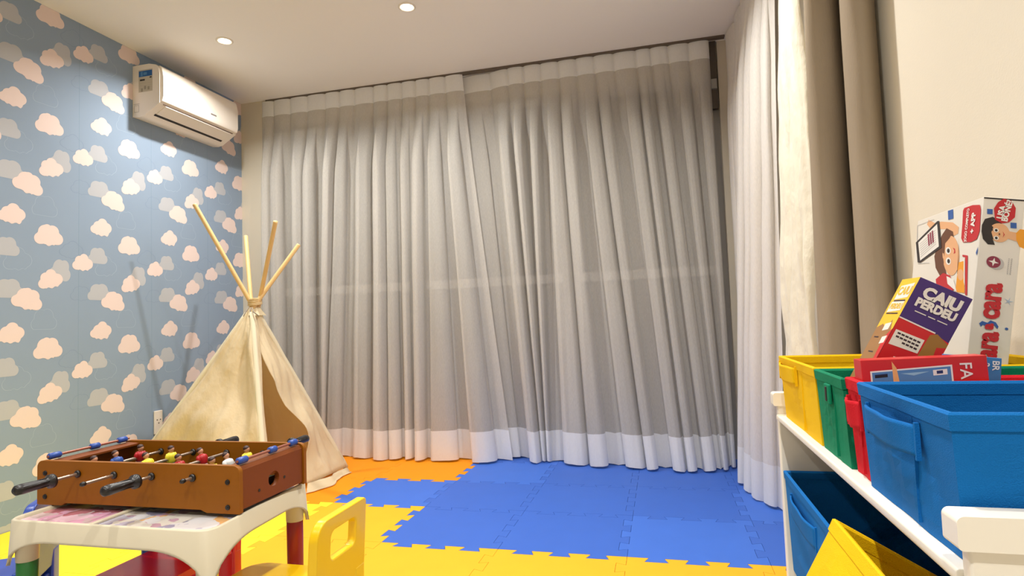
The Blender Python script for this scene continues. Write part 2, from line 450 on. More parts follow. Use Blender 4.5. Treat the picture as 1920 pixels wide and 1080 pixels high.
def curtain(root, creases, out_n, ztop, zbot, hdr, hem, amp, mats, nfold=22, nz=56, names=('header_band', 'sheer_panel', 'hem_band'), pinch=True, seed=0, top_amp=.012, ret=.05, wob=.01, mul={}):
    """creases: list of ((x,y) at top, (x,y) at bottom, optional zbot); cloth bulges towards out_n between creases"""
    on = Vector(out_n).normalized(); rnd = random.Random(seed)
    K = len(creases); fa = [amp * rnd.uniform(.7, 1.25) * mul.get(q, 1) for q in range(K - 1)]; sk = [rnd.uniform(-.12, .12) for _ in range(K - 1)]
    sb = [rnd.uniform(0, 6.28) for _ in range(K - 1)]
    flip = [rnd.random() < .45 for _ in range(K - 1)]; wid = [rnd.uniform(.85, 1.12) for _ in range(K - 1)]
    CT = [(0, 0, .02), (.07, .03, .5), (.18, .12, .88), (.32, .32, 1.0), (.46, .54, .96), (.56, .68, .72), (.62, .70, .42), (.68, .62, .16), (.75, .68, .03), (.87, .85, .0), (1, 1, .02)]
    def prof_at(s, w):
        for (a, x0_, d0), (b, x1_, d1) in zip(CT, CT[1:]):
            if s <= b:
                t = (s - a) / (b - a); t = t * t * (3 - 2 * t) * .5 + t * .5
                x = x0_ + (x1_ - x0_) * t
                return (x + (w - 1) * x * (1 - x) * 2, d0 + (d1 - d0) * t)
        return (1, 0)
    def P(i, s, v):
        (a, b) = creases[i][:2]; (c, d) = creases[i + 1][:2]
        za = creases[i][2] if len(creases[i]) > 2 else zbot; zb2 = creases[i + 1][2] if len(creases[i + 1]) > 2 else zbot
        vv = v ** 1.1
        p0 = Vector(a).lerp(Vector(b), vv); p1 = Vector(c).lerp(Vector(d), vv)
        w = (p1 - p0).length
        g = ss(hdr * .6, hdr * .6 + .22, v)
        fr = flip[i]; ssf = 1 - s if fr else s
        xf, df = prof_at(ssf, wid[i]); xf = 1 - xf if fr else xf
        ss_ = s + (xf - s) * g
        bulge = math.sin(PI * s) ** .75 * (1 - g) + df * g
        if not pinch: ss_ = s + (.10 * math.sin(2 * PI * s) * -1 + sk[i] * math.sin(PI * s) ** 2) * g; bulge = math.sin(PI * s) ** .7
        A = (top_amp + (fa[i] - top_amp) * g) * (1 + .25 * v)
        A = min(A, .9 * w + .03)
        p = p0.lerp(p1, ss_) + on * (A * bulge)
        # gathered top: a narrow tuck at every crease
        p = p - on * (.006 * math.exp(-((min(s, 1 - s)) / .07) ** 2) * (1 - g))
        nz_ = noise.noise(Vector((p.x * 7 + seed, p.y * 7, v * 3.0))) * wob * (g * .8 + .05)
        nz2 = noise.noise(Vector((p.x * 22 + seed, p.y * 22, v * 9.0 + sb[i]))) * wob * .35 * g
        p = p + on * (nz_ + nz2)
        z = ztop + ((za + (zb2 - za) * s) + .012 * math.sin(PI * s) - ztop) * v
        return (p.x, p.y, z)
    H = ztop - zbot
    segs = [(0, hdr), (hdr, 1 - hem / H), (1 - hem / H, 1)]
    for (v0, v1), nm, mt in zip(segs, names, mats):
        if v1 - v0 < 1e-4: continue
        n = max(3, int(nz * (v1 - v0)) + 1); rows = []
        for q in range(n + 1):
            v = v0 + (v1 - v0) * q / n; row = []
            for i in range(K - 1):
                for k in range(nfold + (1 if i == K - 2 else 0)): row.append(P(i, k / nfold, v))
            rows.append(row)
        MB().grid(rows).build(nm, mt, root)

def px_creases(pairs, Yt, Yb, ydiff=None):
    out = []
    for k, pr in enumerate(pairs):
        (xt, yt), (xb, yb) = pr[0], pr[1]; yb_ = Yb if len(pr) < 3 else pr[2]; yt_ = Yt if len(pr) < 4 else pr[3]
        t = on_plane_y(yt_, xt, yt); b = on_plane_y(yb_, xb, yb)
        out.append(((t[0], yt_), (b[0], yb_)))
    return out
ZT = ZC - .012
Ytop = 3.80
cl = thing('sheer_curtain', 'left sheer grey-white curtain panel hanging straight behind the play tent', 'curtain', (-2.0, 3.8, ZT), 'sheer window curtains')
L = [((490, 190), (500, 860)), ((512, 187), (526, 860)), ((543, 183), (552, 860)), ((575, 178), (583, 860)), ((609, 173), (608, 860)), ((636, 169), (616, 860)), ((664, 165), (657, 860)),
     ((699, 160), (700, 862)), ((725, 156), (737, 862)), ((752, 152), (768, 862)), ((778, 149), (787, 866)), ((803, 145), (812, 868)), ((833, 140), (890, 868)), ((866, 136), (962, 868))]
curtain(cl, px_creases(L, Ytop, 3.76), (-.05, -1), ZT, .002, .045, .19, .085, (m_hem, m_sheer, m_hem), seed=3)
cr = thing('sheer_curtain', 'right sheer grey-white curtain panel slanting to the right above the blue tiles', 'curtain', (-.5, 3.8, ZT), 'sheer window curtains')
Rr = [((862, 134), (945, 866), 3.86, 3.87), ((917, 129), (991, 866), 3.83, 3.85), ((950, 124), (1018, 866)), ((980, 120), (1026, 866)), ((1012, 116), (1036, 866)), ((1045, 111), (1107, 868, ), 3.74), ((1078, 107), (1160, 872), 3.70), ((1112, 102), (1213, 874), 3.68),
      ((1149, 97), (1248, 876), 3.67), ((1190, 91), (1288, 880), 3.65), ((1218, 87), (1318, 882), 3.65), ((1251, 82), (1352, 884), 3.66), ((1290, 77), (1366, 880), 3.72), ((1328, 70), (1380, 880), 3.76)]
curtain(cr, px_creases(Rr, 3.815, 3.77), (-.05, -1), ZT, .002, .045, .19, .095, (m_hem, m_sheer, m_hem), seed=11, mul={0: .45})
# sheer hanging along the right side, from the corner towards the room
cs = thing('sheer_curtain', 'bright sheer curtain gathered at the right corner beside the blackout curtain', 'curtain', (.44, 3.2, ZT), 'sheer window curtains')
side = [((.465, 3.82), (.48, 3.84)), ((.495, 3.62), (.51, 3.70)), ((.505, 3.42), (.50, 3.54)), ((.505, 3.22), (.415, 3.42)), ((.505, 3.05), (.410, 3.30)), ((.51, 2.90), (.43, 3.18)), ((.52, 2.76), (.455, 3.06)), ((.535, 2.64), (.49, 2.90))]
curtain(cs, side, (-1, -.25), ZT, .002, .03, .19, .046, (m_side, m_side, m_hem), seed=5)
# blackout drape with its white lining turned out
cdp = thing('blackout_curtain', 'heavy beige blackout curtain with white lining, hanging behind the toy rack', 'curtain', (.56, 2.3, ZT))
lin_ = [((.545, 2.58), (.51, 2.76)), ((.535, 2.36), (.51, 2.56)), ((.53, 2.19), (.51, 2.40)), ((.518, 2.05), (.515, 2.22))]
curtain(cdp, lin_, (-1, -.3), ZT, .004, .001, .001, .03, (m_lining, m_lining, m_lining), names=('lining', 'lining', 'lining'), seed=8, wob=.05, pinch=False)
drp = [((.518, 2.05), (.515, 2.22)), ((.605, 2.04), (.612, 2.07)), ((.650, 1.91), (.650, 1.91))]
curtain(cdp, drp, (-.5, -1), ZT, .004, .001, .001, .10, (m_drape, m_drape, m_drape), names=('drape_panel', 'drape_panel', 'drape_panel'), seed=2, wob=.02, pinch=False)
# rail
tr = MB(); tr.box(-2.79, .46, 3.79, 3.83, ZC - .011, ZC - .0005)
tro = thing('curtain_rail', 'thin dark curtain rail along the ceiling above the sheer curtains', 'curtain rail', (-1, 3.81, ZC))
tr.build('rail', mat('dark rail', rgb(96, 84, 72), .5), tro)
bk = MB(); bk.box(.365, .41, 3.86, 3.90, 2.18, ZC - .001); bk.box(.372, .405, 3.84, 3.86, 2.3, 2.36, 1)
bk.build('bracket', [mat('dark bracket', rgb(78, 68, 58), .5), m_alu], tro)

# ------------------------------------------------------------------ air conditioner
m_ac = mat('white appliance plastic', rgb(238, 228, 216), .3, coat=.2)
m_dark = mat('dark slot', rgb(36, 30, 28), .6)
ac = thing('air_conditioner', 'white split air conditioner mounted high on the blue cloud wall', 'air conditioner', (XL, 3.17, 2.19))
A0, A1 = 2.848, 3.50
def acx(p): return [(XL + x, z) for x, z in p]
body = acx([(0.001, 2.195), (.05, 2.19), (.085, 2.196), (.195, 2.262), (.196, 2.30), (.196, 2.44), (.19, 2.475), (.17, 2.495), (.12, 2.507), (0.001, 2.507)])
MB().prism(body, A0, A1, 'y').build('body', m_ac, ac, bevel=.005, seg=3)
fp = acx([(.19, 2.268), (.208, 2.272), (.217, 2.30), (.217, 2.42), (.205, 2.475), (.19, 2.49), (.19, 2.40)])
MB().prism(fp, A0 + .006, A1 - .006, 'y').build('front_panel', m_ac, ac, bevel=.004, seg=3)
# sloping underside frame: local u along slope
def slope(y, u, off=0):   # u 0 at front-bottom, 1 at back-bottom
    return (XL + .195 - .11 * u + off * .51, y, 2.262 - .066 * u - off * .86)
lv = MB()
V = [slope(y, u, o) for o in (-.002, .006) for (y, u) in ((A0 + .05, .06), (A1 - .05, .06), (A1 - .05, .66), (A0 + .05, .66))]
lv.raw(V, [(0, 1, 2, 3), (4, 7, 6, 5), (0, 4, 5, 1), (1, 5, 6, 2), (2, 6, 7, 3), (3, 7, 4, 0)])
lv.build('louver', m_ac, ac, bevel=.002)
V = [slope(y, u, o) for o in (-.004, .0015) for (y, u) in ((A0 + .045, .68), (A1 - .045, .68), (A1 - .045, .80), (A0 + .045, .80))]
MB().raw(V, [(0, 1, 2, 3), (4, 7, 6, 5), (0, 4, 5, 1), (1, 5, 6, 2), (2, 6, 7, 3), (3, 7, 4, 0)]).build('air_outlet_slot', m_dark, ac)
V = [slope(y, u, o) for o in (-.004, .001) for (y, u) in ((A0 + .03, .0), (A1 - .03, .0), (A1 - .03, .055), (A0 + .03, .055))]
MB().raw(V, [(0, 1, 2, 3), (4, 7, 6, 5), (0, 4, 5, 1), (1, 5, 6, 2), (2, 6, 7, 3), (3, 7, 4, 0)]).build('panel_gap', mat('grey gap', rgb(120, 104, 92), .6), ac)
st = MB(); yy = A0 - .0006
def ar(x0, x1, z0, z1, m, o=0): st.box(XL + x0, XL + x1, yy - .0003 * o, A0 + .001, z0, z1, m)
ar(.045, .145, 2.34, 2.475, 0); ar(.047, .143, 2.433, 2.468, 1, 1); ar(.055, .09, 2.408, 2.418, 2, 1); ar(.125, .14, 2.42, 2.428, 2, 1)
for k in range(4): ar(.05, .14, 2.392 - k * .014, 2.3925 - k * .014, 3, 1)
ar(.06, .075, 2.437, 2.463, 4, 2); ar(.08, .105, 2.442, 2.458, 4, 2)
for k, (x, z) in enumerate(((.062, 2.362), (.085, 2.375), (.11, 2.37))): ar(x, x + .014, z - .02, z, 3, 1)
st.build('energy_sticker', [mat('sticker grey', rgb(196, 186, 168), .5), mat('sticker blue', rgb(40, 96, 160), .4), mat('sticker black', rgb(50, 44, 42), .5), mat('sticker lines', rgb(160, 150, 132), .5), mat('sticker pale blue', rgb(88, 140, 190), .5)], ac)
oc = MB()
for a, b, c_, d in ((.012, .046, 2.262, 2.2635), (.012, .046, 2.222, 2.2235), (.012, .0135, 2.222, 2.262), (.0445, .046, 2.222, 2.262), (.008, .05, 2.270, 2.272)): oc.box(XL + a, XL + b, A0 - .0006, A0 + .001, c_, d)
oc.build('pipe_cover', mat('plastic groove', rgb(150, 138, 124), .6), ac)
lg = MB()
for k in range(6): lg.box(XL + .216, XL + .2176, A0 + .39 + k * .0085, A0 + .3965 + k * .0085, 2.316, 2.326)
lg.build('logo', mat('logo grey', rgb(90, 80, 80), .4), ac)

# wall socket
sk_ = thing('wall_socket', 'white wall socket plate on the blue wallpaper beside the tent', 'wall socket', (XL, 3.0, .36))
MB().box(XL + .0007, XL + .012, 2.99, 3.05, .29, .43).build('plate', m_ac, sk_, bevel=.004)
so = MB()
for a, b in ((3.008, .375), (3.032, .375), (3.02, .355)): so.cyl((XL + .011, a, b), (XL + .0125, a, b), .004, n=10)
so.build('socket_hole', m_dark, sk_)

# ------------------------------------------------------------------ play tent
m_canvas = cloth('cream cotton canvas', rgb(242, 228, 196), 1, .42, wscale=(7, 7, 4), wd=.03, wst=.9)
m_seamc = cloth('canvas seam', rgb(242, 232, 204), 1, .25)
m_pine = mat('pale pine pole', rgb(226, 190, 130), .55, noise_scale=14, noise_amt=.1)
m_rope = mat('cotton rope', rgb(216, 188, 140), .8)
m_band = mat('grey tie band', rgb(150, 138, 124), .8)
tent = thing('play_tent', 'cream canvas teepee play tent with four crossed wooden poles', 'tent', (-2.4, 3.05, 0))
KN = Vector((-2.338, 3.055, 1.059))
Nf, Rf, Lf, Bf = Vector((-1.95, 2.62, 0)), Vector((-1.93, 3.37, 0)), Vector((-2.93, 2.64, 0)), Vector((-2.93, 3.52, 0))
def pole_pts(F, off, t1):
    d = (KN + Vector(off) - F); return F, F + d * t1
poles = []
for F, off, t1 in ((Rf, (-.012, -.02, 0), 1.545), (Nf, (-.018, -.012, 0), 1.41), (Lf, (.02, -.012, 0), 1.33), (Bf, (.012, .022, 0), 1.42)):
    a, b = pole_pts(F, off, t1)
    a = a + (b - a).normalized() * .012
    MB().prof(a, b, [(0, .011), (.004, .0125), (.996, .0125), (1, .011)], 14).build('pole', m_pine, tent)
    poles.append((a, (b - a) / t1))
def pole_at(F, off, z):
    d = (KN + Vector(off) - F); return F + d * (z / KN.z)
offR, offN, offL, offB = (-.012, -.02, 0), (-.018, -.012, 0), (.02, -.012, 0), (.012, .022, 0)
def panel_pts(F1, o1, F2, o2, outn, n=22, m=30, ztop=1.02, zlo=.02, sag=.03, s0=0, s1=1, wr=.02, seed=0, curve=None, poolL=0, poolR=0):
    rows = []
    for q in range(m + 1):
        v = q / m; z = ztop + (zlo - ztop) * v; row = []
        A, B = pole_at(F1, o1, z), pole_at(F2, o2, z)
        for k in range(n + 1):
            s = s0 + (s1 - s0) * k / n
            if curve: s = curve(k / n, v)
            p = A.lerp(B, s); w = (B - A).length
            off = .016 + (-sag * math.sin(PI * s) * w) 
            nn = noise.noise(Vector((s * 3.2 + seed, v * 3.5, seed * 1.7))) * wr * (w + .1) * 2 + noise.noise(Vector((s * 9 + seed, v * 7 + s * 4, 5.))) * wr * .5 * (w + .1)
            fade = min(1, min(s, 1 - s) * 8 + .25)
            p = p + Vector(outn) * (off + nn * fade)
            row.append(p)
        rows.append(row)
    return rows
def outward(F1, F2):
    d = (F2 - F1); n_ = Vector((d.y, -d.x, 0)).normalized(); c_ = Vector((-2.43, 3.04, 0))
    if n_.dot((F1 + F2) / 2 - c_) < 0: n_ = -n_
    return (n_ + Vector((0, 0, .45))).normalized()
# left-front panel (between left and near pole), left-back, back-right panels
o1 = outward(Lf, Nf)
MB().grid(panel_pts(Lf, offL, Nf, offN, o1, seed=1.3, sag=.05, wr=.05, n=40, m=44)).build('side_panel', m_canvas, tent, solid=.002)
MB().grid(panel_pts(Bf, offB, Lf, offL, outward(Bf, Lf), seed=4.1)).build('side_panel', m_canvas, tent, solid=.002)
MB().grid(panel_pts(Rf, offR, Bf, offB, outward(Rf, Bf), seed=6.7)).build('side_panel', m_canvas, tent, solid=.002)
# door side: narrow strip by the near pole, wide flap drawn from the right pole
o2 = outward(Nf, Rf)
MB().grid(panel_pts(Nf, offN, Rf, offR, o2, n=8, m=34, curve=lambda k, v: k * (.20 if v < .2 else .20 * (1 - ss(.2, .5, v) * .75)), seed=2.2, wr=.01)).build('door_flap', m_canvas, tent, solid=.002)
def flapcurve(k, v):
    lo = .20 + .42 * ss(.16, .8, v) - .12 * ss(.75, 1.0, v)
    return lo + (1.0 - lo) * k
rows = panel_pts(Nf, offN, Rf, offR, o2, n=24, m=44, curve=flapcurve, seed=8.8, wr=.06, sag=.0, zlo=.03)
MB().grid(rows).build('door_flap', m_canvas, tent, solid=.002)
# cloth pooling on the floor below the flap
pool = []
lip = rows[-1]
for q in range(9):
    t = q / 8; row = []
    for k, p in enumerate(lip):
        s = k / (len(lip) - 1)
        z = max(.006, .03 * (1 - t * 1.3)) + .010 * abs(noise.noise(Vector((s * 6, t * 3, 2.)))) * (1 if 0 < q < 8 else .4)
        out = .10 * t * (1.0 + .3 * math.sin(5 * s)) 
        row.append(Vector((p.x + out * .55, p.y - out * 1.0 * (1 - .8 * s), z)))
    pool.append(row)
MB().grid(pool).build('flap_hem', m_canvas, tent, solid=.002)
# cloth sleeve round the poles (seams)
for F, off in ((Nf, offN), (Rf, offR), (Lf, offL), (Bf, offB)):
    c_ = Vector((-2.43, 3.04, 0)); outd = (F - c_).normalized()
    pts = []
    for k in range(26):
        z = .03 + (1.0 - .03) * k / 25
        p = pole_at(F, off, z) + outd * (.006 + .003 * noise.noise(Vector((z * 14, F.x * 9, 0))))
        pts.append(p)
    MB().tube(pts, .0165, 10).build('pole_sleeve', m_seamc, tent)
# gathered neck, ties and rope at the crossing
nk = []
for q in range(9):
    v = q / 8; z = .985 + .05 * v; r = .058 - .034 * v; row = []
    for k in range(33):
        a = 2 * PI * k / 32; rr = r * (1 + .18 * math.sin(8 * a)); row.append((KN.x - .004 + rr * math.cos(a), KN.y + rr * math.sin(a), z))
    nk.append(row)
MB().grid(nk).build('gathered_neck', m_canvas, tent)
rp = MB()
for j in range(5):
    rp.tube([(KN.x + .036 * math.cos(a * PI / 8 + j), KN.y + .036 * math.sin(a * PI / 8 + j), 1.052 + j * .006 + .006 * math.sin(a * PI / 8)) for a in range(17)], .0055, 6)
rp.build('rope_lashing', m_rope, tent)
tb = MB()
for dx, dz, dxx in ((-.03, -.09, -.05), (.035, -.05, .07), (.01, -.11, -.02)):
    tb.tube([(KN.x + dx * .4, KN.y - .045, 1.03), (KN.x + dx, KN.y - .06, 1.03 + dz * .5), (KN.x + dxx, KN.y - .062, 1.03 + dz)], .004, 6)
tb.build('tie_band', m_band, tent)

# ------------------------------------------------------------------ games table
m_tab = mat('off white table plastic', rgb(206, 196, 172), .4, coat=.1)
GT = thing('kids_table', 'off-white plastic kids table carrying the wooden table football game', 'table', (-1.15, 1.2, -0.0))
FLc, FRc, BRc, BLc = (-1.43, 1.02), (-.895, 1.022), (-.918, 1.410), (-1.43, 1.405)
def round_poly(c, r, n=6):
    out = []
    for i in range(4):
        A, B, D = Vector(c[i - 1]), Vector(c[i]), Vector(c[(i + 1) % 4])
        p = B + (A - B).normalized() * r; q = B + (D - B).normalized() * r
        for k in range(n + 1):
            t = k / n; out.append(p.lerp(B, t).lerp(B.lerp(q, t), t))
    return out
def offset_poly(P, d):
    c = sum((Vector(p) for p in P), Vector((0, 0))) / len(P); out = []
    n = len(P)
    for i in range(n):
        A, B, D = P[i - 1], P[i], P[(i + 1) % n]
        t = (D - A).normalized(); nn = Vector((t.y, -t.x))
        out.append(B + nn * d)
    return out
def densify(P, step=.012):
    out = []
    for i, p in enumerate(P):
        q = P[(i + 1) % len(P)]; k = max(1, int((q - p).length / step))
        for j in range(k): out.append(p.lerp(q, j / k))
    return out
corners = [FLc, FRc, BRc, BLc]
rim = densify(round_poly(corners, .04))
inner = offset_poly(rim, -.012)
base = offset_poly(rim, .006)
def arch(p):
    d = min((p - Vector(c)).length for c in corners)
    t = min(1, max(0, d - .014) / .125); return .400 + .060 * math.sqrt(1 - (1 - t) ** 2)
tt = MB(); n = len(rim)
rings = [[(p.x, p.y, .488) for p in inner], [(p.x, p.y, .4985) for p in offset_poly(rim, -.010)], [(p.x, p.y, .502) for p in offset_poly(rim, -.005)], [(p.x, p.y, .4985) for p in rim], [(p.x, p.y, arch(p) + .004) for p in base],
         [(p.x, p.y, arch(p)) for p in offset_poly(base, .003)], [(p.x, p.y, arch(p)) for p in offset_poly(base, -.005)], [(p.x, p.y, .482) for p in offset_poly(rim, -.006)]]
V = [p for rg in rings for p in rg]; F = []
for j in range(len(rings) - 1):
    for i in range(n): F.append((j * n + i, j * n + (i + 1) % n, (j + 1) * n + (i + 1) % n, (j + 1) * n + i))
tt.raw(V, F, 0, True)
tt.build('table_apron', m_tab, GT)
# top plate with the printed game boards under clear film
mp_ = bpy.data.materials.new('printed game sheet'); mp_.use_nodes = True
nt = mp_.node_tree; b = nt.nodes['Principled BSDF']; b.inputs['Roughness'].default_value = .18; b.inputs['Coat Weight'].default_value = .3
tc = nt.nodes.new('ShaderNodeTexCoord'); vo = nt.nodes.new('ShaderNodeTexVoronoi'); vo.inputs['Scale'].default_value = 22
nz = nt.nodes.new('ShaderNodeTexNoise'); nz.inputs['Scale'].default_value = 16; nz.inputs['Detail'].default_value = 3
mxv = nt.nodes.new('ShaderNodeMix'); mxv.data_type = 'VECTOR'; mxv.inputs[0].default_value = .12
nt.links.new(tc.outputs['Object'], nz.inputs['Vector']); nt.links.new(tc.outputs['Object'], mxv.inputs[4]); nt.links.new(nz.outputs['Color'], mxv.inputs[5])
nt.links.new(mxv.outputs[1], vo.inputs['Vector'])
sep = nt.nodes.new('ShaderNodeSeparateColor'); nt.links.new(vo.outputs['Color'], sep.inputs[0])
def ramp(cols):
    r = nt.nodes.new('ShaderNodeValToRGB'); r.color_ramp.interpolation = 'CONSTANT'
    while len(r.color_ramp.elements) < len(cols): r.color_ramp.elements.new(.5)
    for e, (p, c_) in zip(r.color_ramp.elements, cols): e.position = p; e.color = c_
    nt.links.new(sep.outputs[0], r.inputs[0]); return r
ra = ramp([(0, rgb(226, 170, 196)), (.3, rgb(238, 200, 214)), (.5, rgb(212, 186, 190)), (.7, rgb(222, 214, 220)), (.88, rgb(196, 120, 130))])
rb = ramp([(0, rgb(222, 216, 206)), (.25, rgb(190, 186, 204)), (.42, rgb(160, 158, 184)), (.56, rgb(224, 222, 224)), (.76, rgb(196, 160, 176)), (.88, rgb(232, 180, 120)), (.95, rgb(110, 130, 170))])
geo = nt.nodes.new('ShaderNodeSeparateXYZ'); nt.links.new(tc.outputs['Object'], geo.inputs[0])
gt = nt.nodes.new('ShaderNodeMath'); gt.operation = 'GREATER_THAN'; gt.inputs[1].default_value = -.055
nt.links.new(geo.outputs[0], gt.inputs[0])
mc = nt.nodes.new('ShaderNodeMix'); mc.data_type = 'RGBA'
nt.links.new(gt.outputs[0], mc.inputs[0]); nt.links.new(ra.outputs[0], mc.inputs[6]); nt.links.new(rb.outputs[0], mc.inputs[7]); nt.links.new(mc.outputs[2], b.inputs['Base Color'])
pl = offset_poly(rim, -.0115)
MB().prism([(p.x, p.y) for p in pl], .482, .4935).build('table_top', mp_, GT)
MB().box(-1.212, -1.200, 1.03, 1.395, .493, .499).build('divider_bar', m_tab, GT, bevel=.002)
for (x, y, nm, colr) in ((-1.402, 1.052, 'green leg plastic', rgb(38, 112, 52)), (-.945, 1.380, 'red leg plastic', rgb(142, 26, 24)), (-.925, 1.052, 'yellow leg plastic', rgb(245, 205, 20)), (-1.406, 1.384, 'blue leg plastic', rgb(28, 62, 150))):
    MB().prof((x, y, 0), (x, y, .43), [(0, .017), (.01, .018), (.86, .0205), (1, .0205)], 20).build('leg', mat(nm, colr, .35), GT)
    MB().prof((x, y, .405), (x, y, .484), [(0, .0215), (.9, .0235), (1, .0235)], 20).build('leg_socket', m_tab, GT)

# ------------------------------------------------------------------ table football
m_wood = mat('brown wood laminate', rgb(140, 82, 0), .5, spec=.3, noise_scale=6, noise_amt=.1)
nt = m_wood.node_tree
for nd in nt.nodes:
    if nd.type == 'TEX_NOISE':
        mp2 = nt.nodes.new('ShaderNodeMapping'); mp2.inputs['Scale'].default_value = (1, 4, 12)
        tcn = [q for q in nt.nodes if q.type == 'TEX_COORD'][0]
        nt.links.new(tcn.outputs['Object'], mp2.inputs[0]); nt.links.new(mp2.outputs[0], nd.inputs['Vector'])
m_woodr = mat('reddish wood laminate', rgb(120, 60, 16), .5, spec=.3, noise_scale=6, noise_amt=.1)
m_edge = mat('wood edge band', rgb(128, 88, 58), .45)
m_black = mat('black plastic', rgb(26, 23, 24), .32)
m_chrome = mat('steel rod', rgb(176, 160, 146), .3, metal=.75)
m_blueb = mat('blue bead plastic', rgb(36, 74, 158), .35)
FO = thing('table_football_game', 'brown wooden tabletop football game with steel rods and small players', 'toy', (-1.185, 1.24, .502))
FX0, FX1, FY0, FY1, FZ0, FZ1 = -1.467, -.903, 1.122, 1.372, .503, .606
T = .011
def long_panel(y0, y1):
    r = .022; pts = []
    top = rrect(FX0, FX1, FZ0, FZ1, (.016, .016, .002, .002))
    # outline with the cut-out along the bottom edge
    pts = [p for p in top if not (p[1] < FZ0 + .004)]
    pts2 = pts + [(FX0 + 0.0, FZ0), (FX0 + .075, FZ0), (FX0 + .085, FZ0 + .006), (FX1 - .10, FZ0 + .006), (FX1 - .085, FZ0), (FX1, FZ0)]
    return MB().prism(pts2, y0, y1, 'y')
long_panel(FY0, FY0 + T).build('side_board', m_wood, FO, bevel=.002)
long_panel(FY1 - T, FY1).build('side_board', m_wood, FO, bevel=.002)
def end_board(x0, x1, sgn):
    mb = MB()
    xo = x1 if sgn > 0 else x0
    g = (1.245, .548, .020, .017)     # goal hole
    # board as ring of quads round an elliptic hole
    y0, y1, z0, z1 = FY0 + T, FY1 - T, FZ0 + .006, FZ1 - .012
    n = 32; out_, in_ = [], []
    for k in range(n):
        a = 2 * PI * k / n; dx, dz = math.cos(a), math.sin(a)
        in_.append((g[0] + g[2] * dx, g[1] + g[3] * dz))
        tx = ((y1 if dx > 0 else y0) - g[0]) / dx if abs(dx) > 1e-6 else 1e9
        tz = ((z1 if dz > 0 else z0) - g[1]) / dz if abs(dz) > 1e-6 else 1e9
        t_ = min(tx, tz); out_.append((g[0] + dx * t_, g[1] + dz * t_))
    # force corners
    for cy_, cz_ in ((y0, z0), (y1, z0), (y0, z1), (y1, z1)):
        k = min(range(n), key=lambda i: (out_[i][0] - cy_) ** 2 + (out_[i][1] - cz_) ** 2); out_[k] = (cy_, cz_)
    V = []; F = []
    for x in (x0, x1):
        V += [(x, p[0], p[1]) for p in out_] + [(x, p[0], p[1]) for p in in_]
    for k in range(n):
        k2 = (k + 1) % n
        F += [(k, k2, n + k2, n + k), (2 * n + k, 3 * n + k, 3 * n + k2, 2 * n + k2), (k, 2 * n + k, 2 * n + k2, k2), (n + k, n + k2, 3 * n + k2, 3 * n + k)]
    mb.raw(V, F)
    return mb
end_board(FX1 - .016, FX1 - .004, 1).build('end_board', m_woodr, FO)
end_board(FX0 + .004, FX0 + .016, -1).build('end_board', m_woodr, FO)
# sloping top ledge of each end
for s_, xo in ((1, FX1), (-1, FX0)):
    P = [(xo - s_ * .004, FZ1 - .016), (xo - s_ * .012, FZ1 - .004), (xo - s_ * .05, FZ1 - .006), (xo - s_ * .05, FZ1 - .012), (xo - s_ * .024, FZ1 - .014), (xo - s_ * .010, FZ1 - .05)]
    MB().prism(P, FY0 + T, FY1 - T, 'y').build('end_ledge', m_woodr, FO, bevel=.001)
MB().box(FX0 + .02, FX1 - .02, FY0 + T, FY1 - T, FZ0 + .012, FZ0 + .020).build('playing_field', mat('dark green pitch', rgb(26, 62, 38), .5), FO)
for x in (FX0 + .0245, FX1 - .0245):
    MB().box(x - .002, x + .002, 1.215, 1.275, FZ0 + .02, FZ0 + .045).build('goal_mouth', m_black, FO)
bz = .578
def bolt(x, z, y, d):
    MB().cyl((x, y, z), (x, y + d * .0025, z), .0058, .0052, 14).cyl((x, y + d * .0024, z), (x, y + d * .0032, z), .0026, n=6).build('bolt', m_black, FO)
for x, z in ((-1.442, .577), (-1.442, .522), (-.933, .571), (-.933, .517)): bolt(x, z, FY0, -1); bolt(x, z, FY1, 1)
for y, z in ((1.192, .535), (1.285, .541)): MB().cyl((FX1 - .005, y, z), (FX1 - .003, y, z), .0035, n=10).build('screw_hole', m_dark, FO)
shirts = {'red': mat('red player shirt', rgb(178, 26, 34), .4), 'yellow': mat('yellow player shirt', rgb(238, 222, 60), .4), 'blue': mat('blue player shirt', rgb(38, 78, 158), .4), 'white': mat('white player shirt', rgb(226, 226, 226), .4)}
m_skin = mat('player skin', rgb(206, 150, 118), .5); m_hair = mat('player hair', rgb(58, 30, 26), .5)
m_shorts = {'red': mat('grey rose shorts', rgb(170, 140, 140), .5), 'yellow': mat('dark blue shorts', rgb(60, 62, 96), .5), 'blue': mat('white shorts', rgb(220, 220, 225), .5), 'white': mat('black shorts', rgb(40, 40, 46), .5)}
